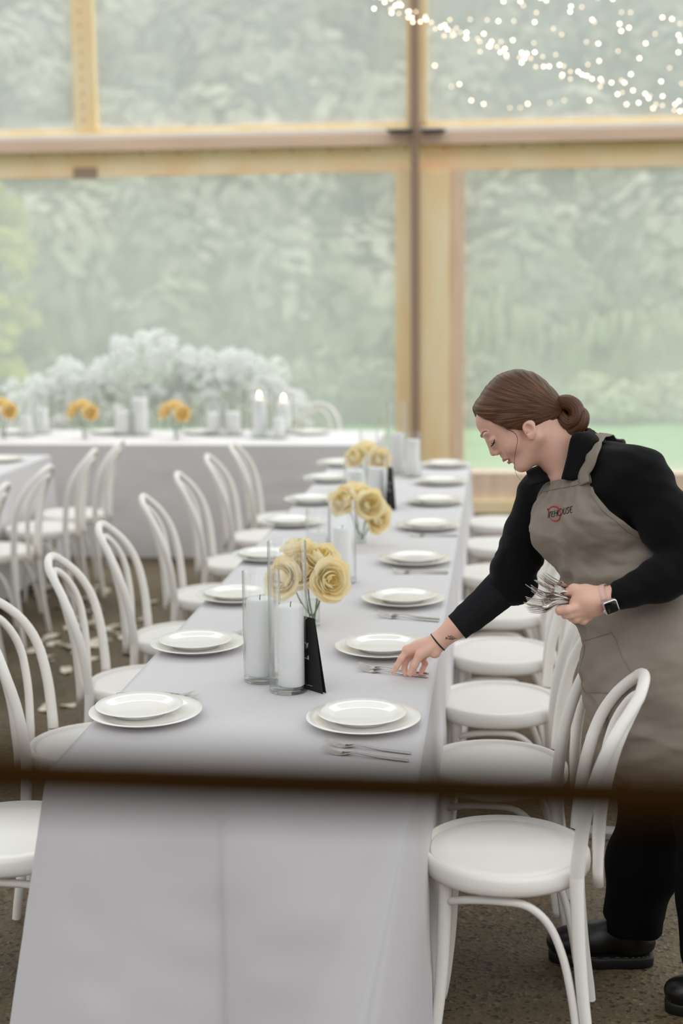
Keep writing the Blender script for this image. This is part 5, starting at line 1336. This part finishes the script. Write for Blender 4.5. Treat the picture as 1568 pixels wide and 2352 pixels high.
# letters drawn as stitched strokes in a text frame laid on the cloth: u along the word, v up
LO_, LV = np.array([1258.0, 1190.5]), np.array([0.955, -0.215]); LU = np.array([0.13, -0.99])
def lp(u, v): q = LO_+LV*u*0.98+LU*v; return q
strokes = {'T': [[(-3, 21), (2, 21)], [(-0.5, 21), (-0.5, 17)]], 'h': [[(-3, 19.5), (-1, 19.5)]],
 'i': [[(2, 0), (2, 13)], [(2, 15.5), (2.2, 16)]], 'r': [[(5, 0), (5, 14)], [(5, 11), (7, 14), (8.5, 13)]],
 'e': [[(13.5, 13), (10, 12), (9, 7), (10, 1), (14, 1)], [(9.2, 7), (13, 7.5)]],
 'H': [[(16, 0), (16, 15)], [(16, 8), (22, 8)], [(22, 0), (22, 15)]],
 'O': [[(24 + 6.5 + 6.5*math.cos(a), 7.2+7.6*math.sin(a)) for a in np.linspace(0, 2*PI, 20)]],
 'U': [[(39, 15), (39, 4), (40.5, 0.6), (43, 0.6), (44.5, 4), (44.5, 15)]],
 'S': [[(52.5, 13), (50, 15), (47.5, 13), (48, 9.5), (51.5, 6), (52, 2.5), (49.5, 0), (46.5, 1)]],
 'E': [[(60, 14.5), (56.5, 14.5), (55, 12), (55.5, 3), (57, 0.2), (61, 0.2)], [(55.2, 8), (59, 8.4)]]}
lt_ = MB()
for ch, ss in strokes.items():
    for s_ in ss:
        qs = [lp(*p) for p in s_]; dense = []
        for a, b in zip(qs[:-1], qs[1:]): dense += [lerp(a, b, x) for x in (0, 0.5)]
        dense.append(qs[-1]); lt_.tube([onto_apron(q[0], q[1], 0.0026) for q in dense], 0.00080 if ch not in 'Th' else 0.0006, 6)
lt_.build('embroidered_lettering', M['thread'], ap)
rg = []
for a in np.linspace(math.radians(200), math.radians(-148), 40):
    rg.append((1274.5+14.0*math.cos(a)*1.0-1.5*math.sin(a), 1180.0-16.5*math.sin(a)))
wv = [0.0006+0.0016*math.sin(PI*i/39)**0.7 for i in range(40)]
MB().tube([onto_apron(x, y, 0.0020) for x, y in rg], wv, 8, flat=0.6).build('red_ring', M['redthread'], ap)

# ---- wrist things
def ring_around(c, axis, rx, ry, e1, n=32):
    axis = unit(axis); e1 = unit(e1-axis*(e1@axis)); e2 = np.cross(axis, e1); return [np.array(c)+e1*rx*math.cos(t)+e2*ry*math.sin(t) for t in np.linspace(0, 2*PI, n+1)[:-1]]
ax = A3(1050, 1437, 3.71)-Wr
c0 = lerp(Wr, A3(1050, 1437, 3.71), -0.02)
MB().tube([tuple(p) for p in ring_around(c0, ax, 0.0275, 0.0265, VW(0, 0, -1))], 0.0021, 8, closed=True).build('hair_elastic', M['elastic'], person)
tat = MB()
def on_arm(px, py):
    p = A3(px, py, 3.66)
    for _ in range(40): p = p+unit(ray(px, py))*max(float(rh.sample(p)), 0.0)*0.9
    return p-unit(ray(px, py))*0.0006
for st_ in ([(1023, 1468), (1029, 1462.5), (1036, 1460), (1042, 1463), (1043.5, 1467), (1038, 1469), (1030, 1467.5), (1023, 1465)], [(1023, 1463), (1026, 1465.5), (1023, 1470)], [(1028, 1458.5), (1030, 1463)], [(1043, 1466), (1048, 1466.5)], [(1033, 1461), (1034, 1468)], [(1037, 1461), (1038, 1468)], [(1030, 1463), (1041, 1465)], [(1031, 1466), (1041, 1467)]):
    dense = []
    for a, b in zip(st_[:-1], st_[1:]): dense += [(lerp(a[0], b[0], x), lerp(a[1], b[1], x)) for x in (0, 0.5)]
    dense.append(st_[-1]); tat.tube([tuple(on_arm(*q)) for q in dense], 0.0008, 5, flat=0.5)
tat.build('fish_tattoo', M['ink'], person)
wt = bpy.data.objects.new('wristwatch', None); COL.objects.link(wt); wt.parent = person; wt['label'] = 'square black-faced watch on a pink band'
wax = unit(A3(1428, 1366, ZL)-Wl); wc = A3(1388, 1375, ZL+0.010)
rg = ring_around(wc, wax, 0.0340, 0.0315, VW(0, 0, -1), 40); m = MB(); P = []
for p in rg+[rg[0]]:
    P.append([tuple(p-wax*0.012), tuple(p+unit(p-wc)*0.001), tuple(p+wax*0.012)])
m.grid(P).build('band', M['band'], wt, solid=0.0022)
cc = A3(1402.5, 1393, ZL-0.0285); cx_ = unit(A3(1411, 1376, ZL-0.03)-A3(1381, 1386, ZL-0.026)); cn = unit(VW(0.10, 0.28, -0.95)); cx_ = unit(cx_-cn*(cx_@cn)); cy_ = np.cross(cn, cx_)
def rbox(hw, hh, r_, d0, d1, name, mat, par):
    o2 = []
    for sx, sy, a0_ in ((1, 1, 0), (-1, 1, 90), (-1, -1, 180), (1, -1, 270)):
        for q in range(6): a = math.radians(a0_+q*18); o2.append((sx*(hw-r_)+r_*math.cos(a), sy*(hh-r_)+r_*math.sin(a)))
    n = len(o2); m = MB(); rows = [(d0, 0.94), (d0+0.001, 1.0), (d1-0.0015, 1.0), (d1, 0.95)]
    vs = [tuple(cc+cx_*x*k+cy_*y*k+cn*d) for d, k in rows for x, y in o2]
    m.add(vs, [(i*n+k, i*n+(k+1) % n, (i+1)*n+(k+1) % n, (i+1)*n+k) for i in range(3) for k in range(n)]+[tuple(range(n))[::-1], tuple(3*n+k for k in range(n))]); return m.build(name, mat, par)
rbox(0.0165, 0.0165, 0.006, -0.005, 0.0055, 'case', M['watchcase'], wt); rbox(0.0145, 0.0145, 0.005, 0.005, 0.0065, 'screen', M['screen'], wt)
MB().ball(tuple(cc-cx_*0.0172+cy_*0.006*(-1)), (0.003, 0.003, 0.003), 10, 6).build('crown', M['watchcase'], wt)

# ---- the forks in her left hand
hub = A3(1300, 1383, ZL+0.012)
bunch_f = [((1206, 1356), (1318, 1378), 0.010), ((1214, 1358), (1316, 1386), 0.020), ((1228, 1344), (1316, 1368), 0.016), ((1240, 1330), (1318, 1362), 0.012), ((1247, 1328), (1324, 1360), 0.002),
           ((1237, 1338), (1318, 1368), 0.004), ((1206, 1386), (1318, 1382), 0.006), ((1205, 1398), (1312, 1390), 0.002), ((1208, 1409), (1310, 1388), 0.014), ((1250, 1345), (1320, 1368), 0.024)]
words_ = ['tines lifted toward her far sleeve', 'tines just under the lifted one', 'tines in the middle row', 'tines pointing highest but one', 'tines turned up highest, over her thumb', 'tines in the middle of the bunch', 'third from the lowest', 'second from the lowest', 'lowest, tines pointing level at the plates', 'hidden at the back by her belly']
for (tp, hb, dz), wd in zip(bunch_f, words_):
    k = bunch_f.index((tp, hb, dz)); a = A3(*tp, ZL+dz-0.012+0.004*math.sin(k*2.1)); b = A3(*hb, ZL+dz*0.5+0.026)
    x = unit(a-b); roll = math.radians((-20, 15, -35, -60, -80, 30, 10, -15, 5, 50)[k]); zz = unit(VW(0.15, -0.85, -0.5)); zz = unit(zz-x*(x@zz)); yy = np.cross(zz, x)
    z2 = zz*math.cos(roll)+yy*math.sin(roll); y2 = np.cross(z2, x); o_ = a-x*0.2
    f_ = dup(fork0, tuple(o_), 0, 'steel fork in the woman\'s hand, ' + wd, 'forks in the woman\'s hand')
    f_.rotation_euler = Matrix(((x[0], y2[0], z2[0]), (x[1], y2[1], z2[1]), (x[2], y2[2], z2[2]))).to_euler()
